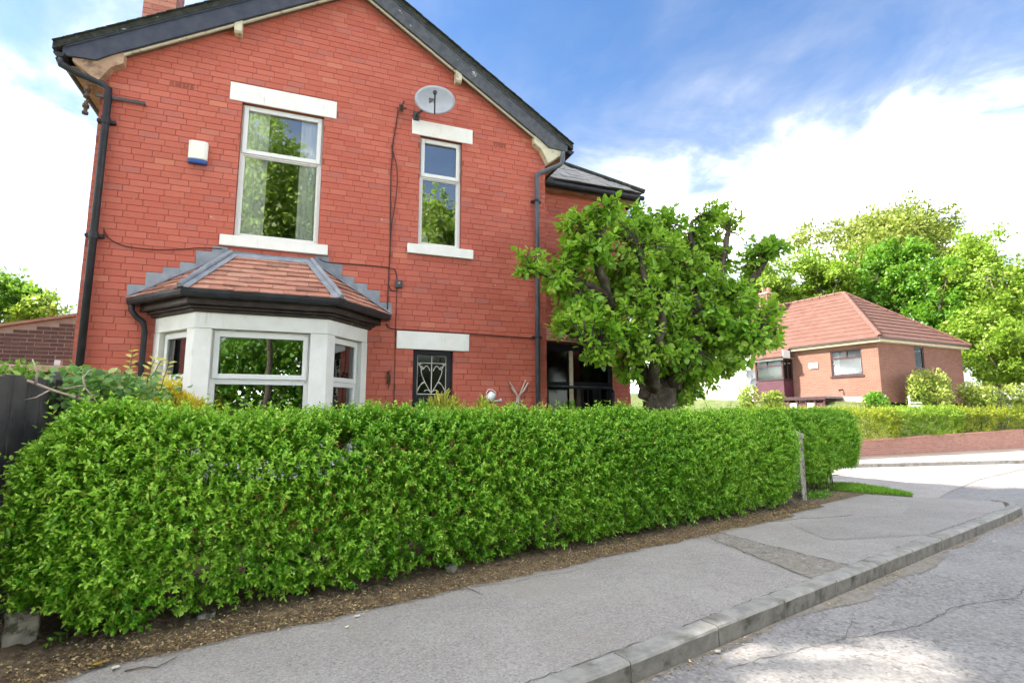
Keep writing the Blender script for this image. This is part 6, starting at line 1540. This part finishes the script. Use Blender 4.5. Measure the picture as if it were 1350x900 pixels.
# ------------------------------------------------------------------ trees
def tree(name, label, base, h, c_, r_, lobes, per, leafL, mat, seed, group, trunk_r=.25, lobe_r=(.30, .48), simple=True, shell=.4, bark='bark_far', tone_mu=.45, keep=None):
    g = np.random.default_rng(seed); t = thing(name, label, 'tree', base, group=group); base = np.array(base, float); c_ = np.array(c_, float); r_ = np.array(r_, float)
    d0 = unit(g.normal(size=(lobes, 3)) + np.array([0, 0, .15])); lc = c_ + d0*r_*g.uniform(.35, .85, (lobes, 1)); lr = g.uniform(*lobe_r, lobes)
    n = lobes*per; k = np.repeat(np.arange(lobes), per)
    sub = 14                                                    # leaf sprays inside every lobe
    sd_ = unit(g.normal(size=(lobes, sub, 3)) + np.array([0, 0, .12])); sp = lc[:, None, :] + sd_*(lr[:, None, None]*r_)*g.uniform(.45, 1.05, (lobes, sub, 1))
    ks = g.integers(0, sub, n); P = sp[k, ks] + g.normal(0, 1, (n, 3))*(lr[k][:, None]*r_*.16)
    out = unit(P-lc[k]); tone = np.clip(tone_mu + .10*snoise(P, .9, seed) + g.normal(0, .20, n), 0, 1); L = leafL*g.uniform(.6, 1.25, n)
    if keep is not None:
        kp_ = keep(P); P, out, tone, L = P[kp_], out[kp_], tone[kp_], L[kp_]; n = len(P)
    leaves('crown', P, unit(out*.6 + g.normal(0, .6, (n, 3)) + np.array([0, 0, .05])), unit(out*.6 + np.array([0, 0, .8]) + g.normal(0, .5, (n, 3))), L, L*g.uniform(.5, .75, n), tone, mat, t, 'stuff', simple=simple)
    mb = MB(); fork = base*.45 + np.array([c_[0], c_[1], c_[2]-r_[2]*.55])*.55; top = c_ + np.array([0, 0, r_[2]*.4])
    mb.tube([tuple(base), tuple(base*.6+fork*.4 + g.normal(0, .08, 3)), tuple(fork), tuple(c_ + g.normal(0, .2, 3)), tuple(top)], [trunk_r*1.3, trunk_r, trunk_r*.8, trunk_r*.45, trunk_r*.12], 9)
    mb.build('trunk', M[bark], t, smooth=True); mb = MB()
    for i in range(lobes):
        s_ = fork + (top-fork)*g.uniform(0, .6); mid = s_*.5 + lc[i]*.5 + np.array([0, 0, -.04*h*g.random()]) + g.normal(0, .2, 3)
        mb.tube([tuple(s_), tuple(mid), tuple(lc[i])], [trunk_r*.32, trunk_r*.2, trunk_r*.08], 6)
        for j in range(0, sub, 3): mb.tube([tuple(lc[i]), tuple((lc[i]+sp[i, j])/2 + g.normal(0, .08, 3)), tuple(sp[i, j])], [trunk_r*.08, trunk_r*.05, trunk_r*.02], 4, caps=False)
    mb.build('limbs', M[bark], t, smooth=True); return t
TG = 'trees behind the bungalow'
def tr_at(u, depth, zc, **k): x, y, _ = along(u, depth, 0); return (x, y, zc)
def gz_(u, depth): x, y, _ = along(u, depth, 0); return (x, y, terrain(x, y))
tree('tall_pale_tree', 'tallest pale olive tree with sparse airy crown behind the bungalow', gz_(.72, 46), 16, tr_at(.715, 46, 15.2), (9.4, 7, 5.0), 34, 760, .34, M['treepale'], 101, TG, .45, (.24, .36))
tree('pale_tree', 'sparse pale tree whose thin crown sticks out right of the tallest tree', gz_(.88, 44), 13, tr_at(.875, 44, 13.6), (3.4, 3, 3.0), 12, 520, .30, M['treepale'], 102, TG, .3, (.24, .38))
tree('lime_tree', 'yellow green bushy tree behind the left end of the bungalow roof', gz_(.575, 37), 10, tr_at(.585, 37, 10.3), (3.7, 3, 2.6), 16, 840, .26, M['treelime'], 103, TG, .3)
tree('lime_tree', 'yellow green tree behind the bungalow chimney beside the fruit tree', gz_(.46, 37), 9, tr_at(.475, 37, 9.4), (2.8, 2.6, 2.4), 12, 840, .25, M['treelime'], 104, TG, .28)
tree('green_tree', 'bright green rounded tree rising behind the peak of the bungalow roof', gz_(.745, 36), 11, tr_at(.745, 36, 10.6), (2.9, 2.8, 3.2), 16, 960, .27, M['treegreen'], 105, TG, .3)
tree('green_tree', 'darker green tree filling the gap right of the bungalow roof', gz_(.80, 33), 8, tr_at(.815, 33, 7.0), (2.6, 2.4, 3.2), 14, 840, .24, M['treegreen'], 106, TG, .26, tone_mu=.35)
tree('maple_tree', 'large lime green maple like tree at the right edge beside the bungalow', gz_(.93, 32), 11, tr_at(.935, 32, 8.0), (4.6, 3.6, 4.6), 30, 1150, .26, M['treelime'], 107, TG, .35)
tree('maple_tree', 'lower lime green tree standing behind the white flowering shrub', gz_(.90, 28), 6, tr_at(.905, 28, 4.6), (2.8, 2.2, 2.3), 16, 960, .20, M['treelime'], 108, TG, .22, tone_mu=.38)
tree('green_tree', 'green tree low between the lime tree and the roof ridge', gz_(.66, 39), 9, tr_at(.66, 39, 8.6), (3.2, 2.5, 2.4), 12, 760, .26, M['treegreen'], 109, TG, .25)
tree('garden_tree', 'small bright green tree behind the dark outbuilding at the left edge', (-9.2, 19.0, 0), 6, (-8.7, 19.0, 4.2), (1.8, 1.5, 1.35), 14, 600, .16, M['treegreen'], 110, None, .15, tone_mu=.6)
tree('garden_tree', 'thin sprigged tree left of the house gable behind the outbuilding', (-6.9, 18.2, 0), 5, (-6.9, 18.2, 3.9), (1.1, 1.0, .9), 9, 260, .14, M['treelime'], 111, None, .10, tone_mu=.6)
# trees across the road behind the viewer: they are what the front windows mirror, and what shades the road
RG = 'trees mirrored in the front windows'
tree('blossom_tree', 'tall green tree with pale blossom mirrored in the large upper window', (-1.5, -13, 0), 17, (-1.9, -13, 11.6), (3.0, 2.4, 5.2), 34, 520, .30, M['blossomtree'], 120, RG, .16, bark='bark')
tree('broad_tree', 'broad yellow green tree mirrored in the narrow upper window', (7.6, -12, 0), 14, (6.8, -12, 10.2), (2.9, 2.4, 3.8), 26, 520, .30, M['blossomtree'], 121, RG, .22, bark='bark')

def wood(name, label, x0, x1, y0, y1, h, n, mat, seed):
    """a far wood edge across the road that reads as one mass"""
    g = np.random.default_rng(seed); x = g.uniform(x0, x1, n); top = h*(.92+.07*np.sin(x*.6+1)+.06*np.sin(x*1.7))
    P = np.stack([x, g.uniform(y0, y1, n), top*g.random(n)**.8], 1)
    L = g.uniform(.22, .42, n); tone = np.clip(g.normal(.4, .22, n), 0, 1)
    o = leaves(name, P, unit(g.normal(size=(n, 3))), unit(g.normal(size=(n, 3)) + np.array([0, .5, .8])), L, L*.6, tone, mat, None, 'stuff', simple=True)
    o['label'] = label; return o
wood('undergrowth', 'dense green undergrowth across the road mirrored in the bay window', -13, 9, -18, -15, 6.4, 30000, M['treegreen'], 140)
# trees beyond the left edge of the picture that shade the footway and road; leaves are cut out to let one sun patch through
SG = 'trees left of the fence that shade the road'
def sun_patch_cut(P):
    k = P[:, 2]/sv.z; gx, gy = P[:, 0]-sv.x*k - 3.30, P[:, 1]-sv.y*k - 2.62
    a, b = gx*.934 - gy*.358, gx*.358 + gy*.934
    return ((a/1.35)**2 + (b/.75)**2) > 1 + .22*np.sin(a*5) + .2*np.sin(b*7+a*3)
def left_of(l, d): return (l*.934+d*.358, -l*.358+d*.934)
for lb, l_, d_, zc, rr, rz, sd_ in (('tall tree left of the fence whose shade covers the near footway', -12.6, 2.7, 13.6, 2.7, 6.0, 130), ('tall tree standing between two others left of the fence', -13.2, 6.3, 15.0, 2.7, 6.5, 131), ('tallest tree left of the house whose shade reaches the street corner', -17.0, 10.0, 19.0, 3.1, 6.4, 132)):
    x, y = left_of(l_, d_); tree('shade_tree', lb, (x, y, 0), zc+rz, (x, y, zc), (rr, rr, rz), 44, 820, .44, M['treegreen'], sd_, SG, .42, bark='bark', keep=sun_patch_cut)
